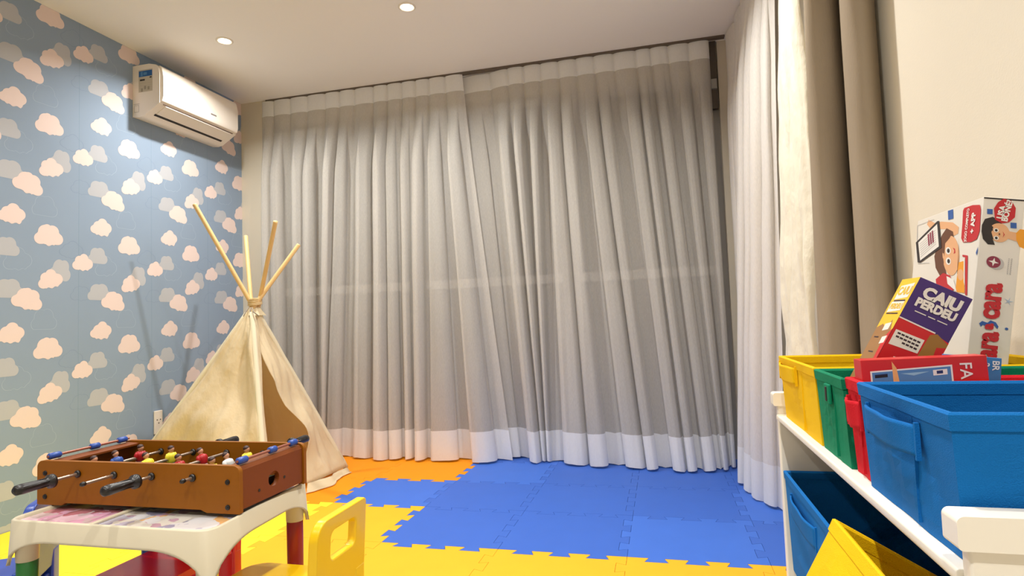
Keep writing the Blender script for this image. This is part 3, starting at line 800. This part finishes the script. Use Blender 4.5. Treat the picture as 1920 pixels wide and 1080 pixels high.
def player(x, y, colr, tilt, rod):
    mb = MB(); mb.M = Matrix.Translation((x, y, bz)) @ Matrix.Rotation(tilt, 4, 'Y') @ Matrix.Diagonal((1.4, 1.4, 1.3, 1))
    mb.prof((0, 0, -.009), (0, 0, .012), [(0, .0055), (.25, .0072), (.6, .0088), (.85, .0085), (1, .004)], 12)      # torso
    mb.ball((0, -.0088, .004), .0036, (1, 1, 1.9)); mb.ball((0, .0088, .004), .0036, (1, 1, 1.9))
    mb.prof((0, 0, .011), (0, 0, .015), [(0, .003), (1, .003)], 8, 1)
    mb.ball((0, 0, .0185), .0052, (1, .95, 1.15), 1); mb.ball((-.0008, 0, .0205), .0055, (1, 1, .9), 2)
    mb.prof((0, 0, -.017), (0, 0, -.008), [(0, .0065), (.5, .0075), (1, .006)], 12, 3)
    for sy in (-.0036, .0036): mb.prof((0, sy, -.036), (0, sy, -.015), [(0, .003), (.5, .0026), (1, .0034)], 8, 1)
    mb.raw([(a, b_, c_) for c_ in (-.040, -.033) for b_ in (-.0075, .0075) for a in (-.004, .007)], [(0, 2, 3, 1), (4, 5, 7, 6), (0, 1, 5, 4), (2, 6, 7, 3), (0, 4, 6, 2), (1, 3, 7, 5)], 2)
    mb.build('player', [shirts[colr], m_skin, m_hair, m_shorts[colr]], rod)
RX = [-1.343, -1.238, -1.133, -1.023]
TEAM = [('blue', 'red'), ('yellow', 'yellow'), ('red', 'red'), ('yellow', 'white')]
RODS = [(RX[0], 1.04, 1.400, 'front', [(1.165, 'red'), (1.225, 'blue'), (1.292, 'red')]),
        (RX[1], 1.050, 1.475, 'back', [(1.215, 'yellow'), (1.285, 'yellow')]),
        (RX[2], 1.06, 1.395, 'front', [(1.20, 'red'), (1.275, 'red')]),
        (RX[3], 1.098, 1.505, 'back', [(1.18, 'yellow'), (1.235, 'white'), (1.30, 'yellow')])]
for k, (x, ya, yb, side_, pls) in enumerate(RODS):
    rod = MB().cyl((x, ya, bz), (x, yb, bz), .0036, n=12).build('rod', m_chrome, FO)
    for yy_, dd in ((FY0, -1), (FY1, 1)):
        MB().prof((x, yy_ + dd * .0005, bz), (x, yy_ + dd * .006, bz), [(0, .0085), (.6, .0085), (1, .0060)], 16).build('bushing', m_black, rod)
        MB().prof((x, yy_ - dd * (T + .0), bz), (x, yy_ - dd * (T + .006), bz), [(0, .0085), (.6, .0085), (1, .006)], 16).build('bushing', m_black, rod)
    if side_ == 'front': h0, h1, e0, e1 = ya + .024, ya - .062, yb, yb + .008
    else: h0, h1, e0, e1 = yb - .024, yb + .055, ya, ya - .010
    hb = MB(); hb.prof((x, h0, bz), (x, h1, bz), [(0, .008), (.03, .0155), (.12, .0155), (.16, .0105), (.3, .0095), (.8, .0115), (.95, .0105), (1, .006)], 22)
    for a in range(6):
        an = a * PI / 3 + .3; hb.tube([(x + .0098 * math.cos(an), h0 + (h1 - h0) * t_, bz + .0098 * math.sin(an)) for t_ in (.2, .5, .9)], .0014, 6)
    hb.build('handle', m_black, rod)
    MB().prof((x, e0, bz), (x, e1, bz), [(0, .0045), (.5, .0055), (1, .004)], 12).build('end_cap', m_black, rod)
    for (py_, cc) in pls: player(x, py_, cc, random.uniform(-.35, .35), rod)
# score counters along both ends
for xc, name in ((FX1 - .016, 'r'), (FX0 + .016, 'l')):
    zc = FZ1 + .006
    sc = MB().cyl((xc, FY0 + .012, zc), (xc, FY1 - .012, zc), .0032, n=10).build('score_rod', mat('copper rod', rgb(156, 96, 78), .35, metal=.3), FO)
    for q in ((1.136, 1.166), (1.245, 1.27), (1.325, 1.352)):
        MB().prof((xc, q[0], zc), (xc, q[1], zc), [(0, .006), (.1, .0078), (.9, .0078), (1, .006)], 16).build('score_bead', m_blueb, sc)

# ------------------------------------------------------------------ kids chairs
def chair(name_label, M, mcol, seat_z=.312):
    """local frame: seat centre at origin, backrest on the +x side"""
    root = thing('kids_chair', name_label, 'chair', M.translation)
    def part(mb_fn, nm, **k):
        mb = MB(); mb.M = M; mb_fn(mb); return mb.build(nm, mcol, root, **k)
    part(lambda q: q.prism(rrect(-.15, .13, -.105, .105, (.02, .05, .05, .02)), seat_z - .018, seat_z), 'seat', bevel=.006, seg=3)
    def back(q):
        # frame with a rounded grip slot, built as two matching loops
        n = 8
        out_ = rrect(-.106, .106, .290, .487, (.012, .040, .004, .004), n); inn = rrect(-.050, .058, .392, .455, (.016, .016, .016, .016), n)
        N = len(out_); V = []
        for x in (.130, .152):
            for P_ in (out_, inn): V += [(x + (p[1] - .25) * .06, p[0], p[1]) for p in P_]
        F = []
        for i in range(N):
            j = (i + 1) % N
            F += [(i, j, N + j, N + i), (2 * N + i, 3 * N + i, 3 * N + j, 2 * N + j), (i, 2 * N + i, 2 * N + j, j), (N + i, N + j, 3 * N + j, 3 * N + i)]
        q.raw(V, F)
    part(back, 'backrest', bevel=.004, seg=2)
    part(lambda q: (q.box(.124, .158, .060, .105, .0, .335), q.box(.126, .156, .065, .100, .335, .350)), 'leg', bevel=.006)
    part(lambda q: q.box(.124, .158, -.105, -.060, .0, .335), 'leg', bevel=.006)
    part(lambda q: q.prism([(-.145, 0), (-.110, 0), (-.098, seat_z - .015), (-.145, seat_z - .015)], .060, .100, 'y'), 'leg', bevel=.005)
    part(lambda q: q.prism([(-.145, 0), (-.110, 0), (-.098, seat_z - .015), (-.145, seat_z - .015)], -.100, -.060, 'y'), 'leg', bevel=.005)
    part(lambda q: q.box(.125, .15, -.075, .075, .20, .275), 'crossbar', bevel=.004)
    return root
chair('yellow plastic kids chair with a grip slot, right of the games table', Matrix.Translation((-.882, 1.231, 0)), mat('yellow chair plastic', rgb(240, 196, 8), .32, coat=.15))
chair('blue plastic kids chair, mostly hidden left of the games table', Matrix.Translation((-1.706, 1.137, 0)) @ Matrix.Rotation(math.radians(34), 4, 'Z'), mat('blue chair plastic', rgb(38, 72, 168), .32, coat=.15))
chair('red plastic kids chair seen underneath the games table', Matrix.Translation((-1.272, 1.30, 0)) @ Matrix.Rotation(math.radians(90), 4, 'Z'), mat('red chair plastic', rgb(222, 16, 20), .25, coat=.3))

# ------------------------------------------------------------------ toy rack
m_rack = mat('white rack board', rgb(244, 238, 226), .35, coat=.1)
RK = thing('toy_rack', 'white toy storage rack with fabric bins against the right wall', 'storage rack', (.44, 1.0, -.0))
def end_panel(x0, y0, y1, capz):
    mb = MB(); mb.box(x0, .635, y0, y1, .0, capz - .022); mb.build('side_panel', m_rack, RK, bevel=.003)
    MB().prism(rrect(x0 - .010, .640, capz - .028, capz, (.004, .006, .004, .004)), y0 - .006, y1 + .006, 'y').build('side_cap', m_rack, RK, bevel=.004, seg=3)
end_panel(.237, 1.408, 1.428, .722)
end_panel(.236, .574, .590, .727)
MB().box(.232, .63, .59, 1.408, .664, .676).build('shelf', m_rack, RK, bevel=.003)
MB().box(.262, .63, .59, 1.408, .338, .350).build('shelf', m_rack, RK, bevel=.003)
MB().box(.262, .63, .59, 1.408, .045, .057).build('shelf', m_rack, RK, bevel=.003)

m_bin = {'yellow': mat('yellow bin fabric', rgb(240, 192, 0), .75, spec=.2, bump=.5, bump_scale=900), 'green': mat('green bin fabric', rgb(4, 128, 92), .75, spec=.2, bump=.5, bump_scale=900),
         'red': mat('red bin fabric', rgb(208, 26, 42), .75, spec=.2, bump=.5, bump_scale=900), 'blue': mat('blue bin fabric', rgb(8, 106, 182), .8, spec=.2, bump=.5, bump_scale=900)}
def fabric_bin(label, colr, x0, x1, y0, y1, z0, z1, handle=None, M=None, taper=.006, seed=1, grp='fabric bins on the upper shelf'):
    m = m_bin[colr]; loc = Vector(((x0 + x1) / 2, (y0 + y1) / 2, z0)); M = M or Matrix.Identity(4)
    root = thing('fabric_bin', label, 'storage bin', tuple(M @ loc), grp)
    def loop(z, ins, n=10):
        P = []
        for (a, b_) in (((x0, y0), (x1, y0)), ((x1, y0), (x1, y1)), ((x1, y1), (x0, y1)), ((x0, y1), (x0, y0))):
            for k in range(n):
                t = k / n; x = a[0] + (b_[0] - a[0]) * t; y = a[1] + (b_[1] - a[1]) * t
                mx_, my_ = (x0 + x1) / 2, (y0 + y1) / 2; q = (z - z0) / (z1 - z0)
                sx = 1 - (ins + taper * (1 - q)) * 2 / (x1 - x0); sy = 1 - (ins + taper * .5 * (1 - q)) * 2 / (y1 - y0)
                bow = .0035 * math.sin(PI * t) * math.sin(PI * min(1, q * .9 + .1)) * noise.noise(Vector((seed * 3.1, a[0] * 9, z * 20 + t * 4))) * 2
                P.append((mx_ + (x - mx_) * sx + (bow if a[0] == b_[0] else 0), my_ + (y - my_) * sy + (bow if a[1] == b_[1] else 0), z))
        return P
    zs = [z0 + (z1 - .012 - z0) * k / 8 for k in range(9)]
    outer = [loop(z, 0) for z in zs]; inner_ = [loop(z, .004) for z in zs[::-1]]
    rows = outer + inner_; N = len(rows[0]); V = [p for r in rows for p in r]
    mb = MB(); mb.M = M
    F = [(j * N + i, j * N + (i + 1) % N, (j + 1) * N + (i + 1) % N, (j + 1) * N + i) for j in range(len(rows) - 1) for i in range(N)]
    F.append(tuple(range(N))[::-1]); F.append(tuple(range((len(rows) - 1) * N, len(rows) * N)))
    # keep corners crisp
    mb.raw(V, F, 0, False); mb.build('bin_body', m, root)
    rb_ = MB(); rb_.M = M
    rl = [loop(z1 - .016, -.0015), loop(z1 - .002, -.002), loop(z1, 0), loop(z1, .003), loop(z1 - .003, .0055), loop(z1 - .016, .005)]
    V = [p for r in rl for p in r]
    F = [(j * N + i, j * N + (i + 1) % N, ((j + 1) % 6) * N + (i + 1) % N, ((j + 1) % 6) * N + i) for j in range(6) for i in range(N)]
    rb_.raw(V, F, 0, False); rb_.build('rim_binding', m, root)
    if handle:
        hy0, hy1, hz0, hz1, mode = handle
        hm = MB(); hm.M = M; rows = []
        if mode == 'flap':
            for q in range(9):
                v = q / 8; row = []
                for k in range(13):
                    t = k / 12; y = hy0 + (hy1 - hy0) * t
                    o_ = .0025 + (.008 * math.sin(PI * t) + .0015 * math.sin(11 * t + seed)) * (1 - v * .55)
                    row.append((x0 - o_, y, hz1 + (hz0 - hz1) * v - .003 * math.sin(PI * t) * v))
                rows.append(row)
            hm.grid(rows); hm.build('handle', m, root, solid=.003)
            g = MB(); g.M = M
            g.box(x0 - .0035, x0 + .001, hy0 - .002, hy0 + .002, hz0 - .004, hz1 + .003)
            g.build('handle_stitching', m, root)
            g = MB(); g.M = M; g.box(x0 - .0035, x0 + .001, hy1 - .002, hy1 + .002, hz0 - .004, hz1 + .003); g.build('handle_stitching', m, root)
        else:
            g = MB(); g.M = M; g.box(x0 - .004, x0 + .001, hy0, hy1, hz0, hz1); g.build('handle', m, root, bevel=.002)
            g = MB(); g.M = M; g.box(x0 - .0055, x0 - .003, (hy0 + hy1) / 2 - .004, (hy0 + hy1) / 2 + .003, hz0 + .004, hz1 - .004); g.build('handle_slit', m_dark, root, bevel=.001)
    # seams down the front panel
    sm_ = MB(); sm_.M = M
    for t in (.36,):
        y = y0 + (y1 - y0) * t; sm_.box(x0 - .0006 + taper * .35, x0 + .003 + taper, y - .0003, y + .0003, z0 + .006, z1 - .018)
    sm_.build('stitched_seam', m, root)
    return root
ZS = .6765
fabric_bin('yellow fabric bin at the far end of the upper shelf', 'yellow', .240, .622, 1.078, 1.372, ZS, .805, (1.215, 1.365, .762, .792, 'flap'), seed=1)
fabric_bin('green fabric bin on the upper shelf between the yellow and red bins', 'green', .241, .622, .926, 1.074, ZS, .803, (.985, 1.012, .757, .787, 'slit'), seed=2)
fabric_bin('red fabric bin squeezed between the green and blue bins', 'red', .246, .622, .853, .922, ZS, .805, (.862, .915, .745, .778, 'flap'), seed=3)
fabric_bin('large blue fabric bin at the near end of the upper shelf', 'blue', .240, .622, .602, .848, ZS, .806, (.672, .815, .752, .782, 'flap'), seed=4)
fabric_bin('blue fabric bin with a dark empty inside on the lower shelf', 'blue', .240, .622, .862, 1.396, .3505, .558, (1.13, 1.33, .49, .525, 'flap'), seed=5, grp='fabric bins on the lower shelf')
# tilted yellow bin hung over the front of the lower shelf
ang = math.radians(30)
Mt = Matrix.Translation((.200, 0, .636)) @ Matrix.Rotation(ang, 4, 'Y')
fabric_bin('yellow fabric bin tipped over sideways in front of the lower shelf', 'yellow', 0, .26, .640, .838, -.155, 0, None, M=Mt, seed=6, grp='fabric bins on the lower shelf')

# ------------------------------------------------------------------ boxed games in the bins
def cmat(n_, r, g, b_, ro=.35): return mat(n_, rgb(r, g, b_), ro, coat=.1)
def frame(o, ux, uy):
    """matrix mapping local (u, v, w) onto a printed face"""
    ux, uy = Vector(ux).normalized(), Vector(uy).normalized(); uz = ux.cross(uy)
    M = Matrix.Identity(4)
    for i in range(3): M[i][0], M[i][1], M[i][2], M[i][3] = ux[i], uy[i], uz[i], o[i]
    return M
def ell(cx, cy, rx_, ry_, n=24, a0=0): return [(cx + rx_ * math.cos(2 * PI * k / n + a0), cy + ry_ * math.sin(2 * PI * k / n + a0)) for k in range(n)]
def flat(mb, F_, pts, lay, m):
    mb.q = getattr(mb, 'q', 0) + 1
    mb.raw([F_ @ Vector((p[0], p[1], .0002 + .0001 * lay + .000012 * mb.q)) for p in pts], [tuple(range(len(pts)))], m)
# --- tall white game box
lean = math.radians(9)
P0 = Vector((.4455, 1.09, .691)); up = Vector((math.sin(lean), 0, math.cos(lean))); rt = Vector((math.cos(lean), 0, -math.sin(lean)))
CW, CT, CH = .25, .056, .383
box1 = thing('board_game_box', 'tall white board game box with red lettering and cartoon faces, leaning in the yellow bin', 'board game', tuple(P0), 'boxed games in the bins')
bm = MB(); V = [P0 + rt * a + Vector((0, b_, 0)) + up * c_ for c_ in (0, CH) for b_ in (0, CW) for a in (0, CT)]
bm.raw(V, [(0, 2, 3, 1), (4, 5, 7, 6), (0, 1, 5, 4), (2, 6, 7, 3), (0, 4, 6, 2), (1, 3, 7, 5)])
mW = cmat('white card', 232, 226, 216)
bm.build('box', mW, box1, bevel=.001)
mats1 = [cmat('print red', 196, 30, 42), cmat('print white', 240, 236, 230), cmat('print skin', 232, 176, 130), cmat('print brown', 104, 62, 40), cmat('print black', 40, 32, 34), cmat('print blue', 44, 92, 168), cmat('print orange', 240, 160, 40), cmat('print maroon', 140, 44, 70), cmat('print grey', 190, 186, 184), cmat('print pale blue', 168, 190, 214)]
RED, WHT, SKN, BRN, BLK, BLU, ORG, MRN, GRY, PBL = range(10)
# spine (faces the camera, -Y): u along rt, v along up
Fs = frame(P0, rt, up)      # u right, v up ; normal = rt x up = -Y direction
sp = MB()
def sx(x, y):
    xl = 745 + (y - 60) * (668 - 745) / 840; xr = 955 + (y - 60) * (862 - 955) / 840
    return ((x - xl) / (xr - xl) * CT, CH - (y - 58) / 872 * .252)
def sq(P_, lay, m, fn=None, Fm=None): flat(sp, Fs, [sx(*p) for p in P_], lay, m)
sq([(745, 60), (955, 62), (955, 70), (745, 68)], 1, BLK)
# dark haired boy, drawn lying on his side
sq([(735, 215), (750, 180), (790, 165), (835, 190), (835, 205), (790, 220), (775, 245), (790, 290), (800, 318), (765, 318), (740, 290), (733, 250)], 1, BLK)
sq(ell(822, 250, 52, 52), 2, SKN); sq([(850, 235), (960, 250), (940, 300), (850, 275)], 2, SKN)
sq([(905, 245), (925, 222), (955, 225), (948, 330), (920, 318), (905, 280)], 3, ORG)
sq([(738, 240), (775, 205), (792, 222), (782, 250), (792, 285), (775, 305), (745, 285)], 3, BLK)
for yy_ in (238, 280): sq(ell(806, yy_, 13, 11), 4, WHT); sq(ell(806, yy_, 7, 7), 5, BLK)
for yy_ in (232, 286): sq([(785, yy_ - 10), (789, yy_ - 10), (789, yy_ + 10), (785, yy_ + 10)], 4, BLK)
sq([(838, 240), (843, 258), (838, 276), (848, 258)], 4, RED); sq(ell(822, 258, 4, 6), 4, BRN)
sq([(795, 120), (815, 85), (845, 62), (885, 72), (905, 110), (900, 160), (870, 190), (835, 198), (800, 180)], 4, RED)
for (x, y, s_) in ((775, 138, 14), (893, 205, 15)): sq([(x - s_, y - s_), (x + s_, y - s_), (x + s_, y + s_), (x - s_, y + s_)], 2, BLU)
sq(ell(808, 418, 36, 33), 2, GRY); sq(ell(792, 412, 35, 32), 3, MRN)
for k in range(4):
    a = k * PI / 2 + .2
    sq([(792 + 26 * math.cos(a), 412 + 24 * math.sin(a)), (792 + 8 * math.cos(a + .8), 412 + 8 * math.sin(a + .8)), (792, 412), (792 + 8 * math.cos(a - .8), 412 + 8 * math.sin(a - .8))], 4, WHT)
for x in (866, 880): 
    for k in range(9): sq([(x - (x - 866) * .1 - k * 1.2, 385 + k * 10), (x + 5 - k * 1.2, 385 + k * 10), (x + 5 - k * 1.2, 392 + k * 10), (x - k * 1.2, 392 + k * 10)], 2, GRY)
sq([(720, 752), (735, 738), (760, 745), (775, 730), (800, 738), (812, 760), (806, 772), (790, 752), (775, 748), (760, 768), (738, 758), (728, 770)], 2, BLU)
sq(ell(850, 767, 8, 7), 2, BLU)
for k in range(5):
    a = k * 2 * PI / 5; sq([(862 + 26 * math.cos(a), 618 + 24 * math.sin(a)), (862 + 3 * math.cos(a + 1.5), 618 + 3 * math.sin(a + 1.5)), (862 + 3 * math.cos(a - 1.5), 618 + 3 * math.sin(a - 1.5))], 2, PBL)
def rtext(mb, Fm, body, u, v, size, m, bold=.03, lay=6, rot=PI / 2, sxx=1, syy=1):
    mb.text(body, Fm @ Matrix.Translation((u, v, .0008 + .0001 * lay)) @ Matrix.Rotation(rot, 4, 'Z') @ Matrix.Diagonal((sxx, syy, 1, 1)), size, m, bold)
u_, v_ = sx(775, 625); rtext(sp, Fs, 'cara', u_, v_, .036, RED, .045, sxx=.92, syy=1.15)
u_, v_ = sx(762, 764); rtext(sp, Fs, 'a', u_, v_, .021, RED, .05)
u_, v_ = sx(755, 890); rtext(sp, Fs, 'cara', u_, v_, .036, RED, .045, sxx=.92, syy=1.15)
u_, v_ = sx(832, 138); rtext(sp, Fs, 'USA', u_, v_, .0115, WHT, .04, rot=PI / 2 - .15)
u_, v_ = sx(862, 128); rtext(sp, Fs, 'BON\u00c9?', u_, v_, .0115, WHT, .04, rot=PI / 2 - .15)
sp.build('spine_print', mats1, box1)
# cover (faces the room, -X): u from far edge to near edge = -Y, v along up
Fc = frame(P0 + Vector((0, CW, 0)), (0, -1, 0), up)
sp = MB()
def cx_(x, y):
    xl = 388 + (y - 170) * (325 - 388) / 400; xr = 745 + (y - 60) * (668 - 745) / 840
    t = max(0, min(1, (x - xl) / (xr - xl))); Y = 1 / (.746 + .171 * t); u = max(0, min(CW, 1.34 - Y))
    yt = 165 + (60 - 165) * t
    return (u, CH - max(.0, (y - yt)) / (872 + 60 * (1 - t)) * (.252 + .03 * (1 - t)))
def cq(P_, lay, m): flat(sp, Fc, [cx_(*p) for p in P_], lay, m)
cq([(448, 165), (480, 190), (520, 185), (580, 195), (612, 225), (608, 262), (585, 275), (560, 235), (500, 230), (455, 225), (438, 195)], 1, SKN)
cq([(520, 265), (545, 228), (580, 250), (585, 290), (540, 330), (525, 420), (540, 520), (500, 520), (475, 470), (470, 400), (490, 330)], 2, BRN)
cq(ell(566, 392, 48, 118), 3, SKN); cq([(520, 330), (545, 275), (575, 262), (560, 290), (535, 320), (528, 400)], 4, BRN)
cq([(612, 290), (608, 480), (600, 500), (607, 400)], 4, BRN)
for yy_ in (364, 426): cq(ell(551, yy_, 15, 22), 4, WHT); cq(ell(553, yy_, 8, 13), 5, BLK)
cq([(578, 345), (590, 352), (592, 375), (582, 382), (586, 362)], 4, RED)
cq([(518, 362), (522, 350), (525, 380), (521, 380)], 4, BRN); cq([(518, 412), (522, 410), (525, 440), (521, 440)], 4, BRN)
cq([(370, 308), (372, 440), (388, 442), (515, 345), (508, 180), (497, 180)], 5, BLK); cq([(384, 310), (388, 428), (500, 338), (496, 198)], 6, WHT)
for k in range(7): cq([(392, 320 + k * 14), (485, 235 + k * 14), (485, 239 + k * 14), (392, 324 + k * 14)], 7, GRY)
for k in range(3): cq([(440 + k * 12, 262 - k * 10), (448 + k * 12, 255 - k * 10), (450 + k * 12, 330 - k * 10), (442 + k * 12, 336 - k * 10)], 8, MRN)
cq([(556, 122), (584, 116), (584, 172), (556, 178)], 1, BLU)
cq([(645, 115), (690, 102), (728, 104), (733, 130), (728, 250), (712, 295), (680, 312), (636, 314), (626, 290), (634, 200), (638, 130)], 3, RED)
cq([(475, 540), (520, 498), (560, 510), (585, 570), (575, 600), (480, 590)], 4, RED); cq([(540, 515), (580, 530), (600, 600), (545, 560)], 5, WHT)
cq([(632, 385), (662, 388), (660, 610), (648, 610), (648, 400), (632, 395)], 2, RED); cq([(610, 430), (640, 420), (645, 600), (590, 600)], 2, ORG)
cq(ell(622, 500, 18, 32), 3, SKN); cq([(640, 400), (646, 400), (646, 560), (640, 540)], 3, WHT)
cq([(708, 370), (720, 335), (722, 365), (712, 385)], 3, BLU)
for P_ in ([(385, 195), (480, 165), (480, 168), (385, 198)], [(372, 445), (440, 440), (440, 443), (372, 449)], [(384, 195), (387, 195), (378, 300), (375, 300)]): cq(P_, 1, GRY)
u_, v_ = cx_(660, 215); rtext(sp, Fc, 'JOGO COMPLETO', u_, v_, .0068, WHT, .03, lay=8, syy=1.6)
u_, v_ = cx_(694, 205); rtext(sp, Fc, '+ APP', u_, v_, .0135, WHT, .04, lay=8, syy=1.3)
sp.build('cover_print', mats1, box1)

# --- purple and red card game box, tilted in the green bin
a_ = math.radians(29.0)
rt2 = Vector((math.cos(a_), 0, -math.sin(a_))); dn2 = Vector((-math.sin(a_), 0, -math.cos(a_))); up2 = -dn2
TL = Vector((.3735, .995, .9425)); W2, H2, D2 = .0735, .20, .068
box2 = thing('card_game_box', 'small purple, red and yellow card game box tilted in the green bin', 'board game', tuple(TL + dn2 * H2), 'boxed games in the bins')
bm = MB(); O2 = TL + dn2 * H2
V = [O2 + rt2 * a + Vector((0, b_, 0)) + up2 * c_ for c_ in (0, H2) for b_ in (0, D2) for a in (0, W2)]
FB = [(0, 2, 3, 1), (4, 5, 7, 6), (0, 1, 5, 4), (2, 6, 7, 3), (0, 4, 6, 2), (1, 3, 7, 5)]
bm.raw(V, FB, 0); bm.build('box', cmat('purple card', 62, 32, 112), box2, bevel=.0008)
mats2 = [cmat('purple print', 62, 32, 112), cmat('bright red print', 206, 22, 30), cmat('white print', 236, 230, 220), cmat('ochre print', 158, 110, 44), cmat('dark print', 50, 28, 40), cmat('yellow print', 242, 192, 36), cmat('brown print', 160, 112, 62)]
Ff = frame(O2, rt2, up2); sp = MB()
def fq(P_, lay, m): flat(sp, Ff, P_, lay, m)
# v counted from the top: divider at .064
def vt(x): return H2 - x
fq([(0, vt(.0665)), (0, .0), (W2, 0), (W2, vt(.072)), (.050, vt(.0675))], 1, 1)
fq([(0, vt(.0665)), (0, vt(.0645)), (.052, vt(.0655)), (.052, vt(.0675))], 2, 2)
fq([(.047, vt(.072)), (.055, vt(.0665)), (W2, vt(.075)), (W2, 0), (.042, 0)], 2, 3)
fq([(.062, vt(.085)), (W2, vt(.080)), (W2, vt(.12)), (.066, vt(.12))], 3, 1)
fq([(.004, vt(.084)), (.044, vt(.082)), (.044, vt(.104)), (.004, vt(.108))], 3, 2)
for k in range(3):
    for j in range(6):
        if k == 2 and j < 2: continue
        fq([(.008 + j * .0056, vt(.0865 + k * .0055)), (.0125 + j * .0056, vt(.0865 + k * .0055)), (.0125 + j * .0056, vt(.0892 + k * .0055)), (.008 + j * .0056, vt(.0892 + k * .0055))], 4, 4)
fq([(.018, vt(.122)), (.024, vt(.121)), (.0215, vt(.132)), (.019, vt(.130))], 3, 2)
for k, (a, b_) in enumerate(((.014, .030), (.033, .043), (.046, .060))): fq([(a, vt(.0478)), (b_, vt(.0478)), (b_, vt(.0492)), (a, vt(.0492))], 3, 2)
def tx(body, u, v, size, m, bold, lay=6, rot=0, kx=1, ky=1): sp.text(body, Ff @ Matrix.Translation((u, v, .0008 + .0001 * lay)) @ Matrix.Rotation(rot, 4, 'Z') @ Matrix.Diagonal((kx, ky, 1, 1)), size, m, bold)
tx('CAIU', .0385, vt(.0185), .0215, 2, .06, kx=1.05, ky=1.05)
tx('PERDEU', .0375, vt(.0355), .0155, 2, .06, kx=1.02, ky=1.1)
sp.build('front_print', mats2, box2)
# side face towards the room
Fl = frame(O2 + Vector((0, D2, 0)), (0, -1, 0), up2); sp = MB()
def lq(P_, lay, m): flat(sp, Fl, P_, lay, m)
lq([(0, H2), (D2, H2), (D2, 0), (0, 0)], 1, 5)
lq([(0, vt(.085)), (.02, vt(.078)), (.04, vt(.086)), (.05, vt(.07)), (D2, vt(.095)), (D2, 0), (0, 0)], 2, 6)
lq([(.052, vt(.10)), (D2, vt(.085)), (D2, vt(.15)), (.055, vt(.14))], 3, 1)
for (u0, u1, v0, v1) in ((.012, .060, .012, .036), (.008, .058, .040, .058), (.030, .052, .078, .09), (.045, .062, .10, .112)): lq([(u0, vt(v0)), (u1, vt(v0 - .003)), (u1, vt(v1 - .003)), (u0, vt(v1))], 3, 2)
for (u0, u1, v0, v1) in ((.014, .058, .037, .0395), (.010, .056, .059, .061), (.012, .03, .10, .102), (.02, .04, .125, .127)): lq([(u0, vt(v0)), (u1, vt(v0)), (u1, vt(v1)), (u0, vt(v1))], 4, 4)
sp.text('CAIU', Fl @ Matrix.Translation((.036, vt(.022), .0009)) @ Matrix.Diagonal((1.05, 1, 1, 1)), .019, 5, .03)
sp.text('PERDEU', Fl @ Matrix.Translation((.034, vt(.048), .0009)), .0125, 5, .03)
sp.build('side_print', mats2, box2)

# --- red flat box standing in the red bin
a3 = math.radians(-1.5)
rt3 = Vector((math.cos(a3), 0, -math.sin(a3))); up3 = Vector((math.sin(a3), 0, math.cos(a3)))
O3 = Vector((.2545, .872, .684)); W3, H3, D3 = .143, .1475, .030
box3 = thing('board_game_box', 'flat red game box with a blue picture strip standing in the red bin', 'board game', tuple(O3), 'boxed games in the bins')
bm = MB(); V = [O3 + rt3 * a + Vector((0, b_, 0)) + up3 * c_ for c_ in (0, H3) for b_ in (0, D3) for a in (0, W3)]
bm.raw(V, FB); bm.build('box', cmat('red card', 204, 30, 38), box3, bevel=.0008)
F3 = frame(O3, rt3, up3); sp = MB()
def gq(P_, lay, m): flat(sp, F3, P_, lay, m)
gq([(.010, H3 - .015), (.104, H3 - .010), (.104, .06), (.010, .06)], 1, 0); gq([(.012, H3 - .0168), (.102, H3 - .012), (.102, .062), (.012, .062)], 2, 1)
gq([(.036, H3 - .003), (.041, H3 - .012), (.043, H3 - .03), (.036, H3 - .03)], 3, 2)
gq([(.015, H3 - .0205), (.030, H3 - .0195), (.030, H3 - .023), (.015, H3 - .024)], 3, 3); gq([(.082, H3 - .016), (.098, H3 - .015), (.098, H3 - .022), (.082, H3 - .023)], 3, 0); gq([(.086, H3 - .017), (.093, H3 - .0165), (.093, H3 - .0205), (.086, H3 - .021)], 4, 4)
gq([(.015, H3 - .0195), (.030, H3 - .0185), (.030, H3 - .0195), (.015, H3 - .0205)], 3, 4)
gq([(.045, H3 - .019), (.078, H3 - .0175), (.06, H3 - .022)], 3, 5)
sp.text('FA', F3 @ Matrix.Translation((.118, H3 - .018, .0009)) @ Matrix.Rotation(-PI / 2, 4, 'Z'), .019, 0, .01)
sp.build('front_print', [cmat('strip white', 236, 226, 226), cmat('strip blue', 84, 130, 186), cmat('strip peach', 236, 170, 110), cmat('strip black', 30, 28, 36), cmat('strip navy', 36, 44, 100), cmat('strip sky', 150, 186, 216)], box3)
# --- blue box behind it
O4 = Vector((.345, .9035, .684)); rt4 = Vector((math.cos(math.radians(6)), 0, -math.sin(math.radians(6)))); up4 = Vector((math.sin(math.radians(6)), 0, math.cos(math.radians(6))))
W4, H4, D4 = .064, .152, .010
box4 = thing('card_pack', 'small blue card pack with white lettering beside the flat red game box', 'card game', tuple(O4), 'boxed games in the bins')
V = [O4 + rt4 * a + Vector((0, b_, 0)) + up4 * c_ for c_ in (0, H4) for b_ in (0, D4) for a in (0, W4)]
MB().raw(V, FB).build('box', cmat('blue card', 54, 124, 186), box4, bevel=.0006)
F4 = frame(O4, rt4, up4); sp = MB()
sp.text('BR', F4 @ Matrix.Translation((.057, H4 - .010, .0008)) @ Matrix.Rotation(-PI / 2, 4, 'Z'), .011, 0, .02)
sp.text('2', F4 @ Matrix.Translation((.046, H4 - .010, .0008)) @ Matrix.Rotation(-PI / 2, 4, 'Z'), .011, 0, .02)
sp.build('front_print', [cmat('pack white', 226, 234, 240)], box4)

for o in bpy.data.objects:
    if '_o' in o: del o['_o']
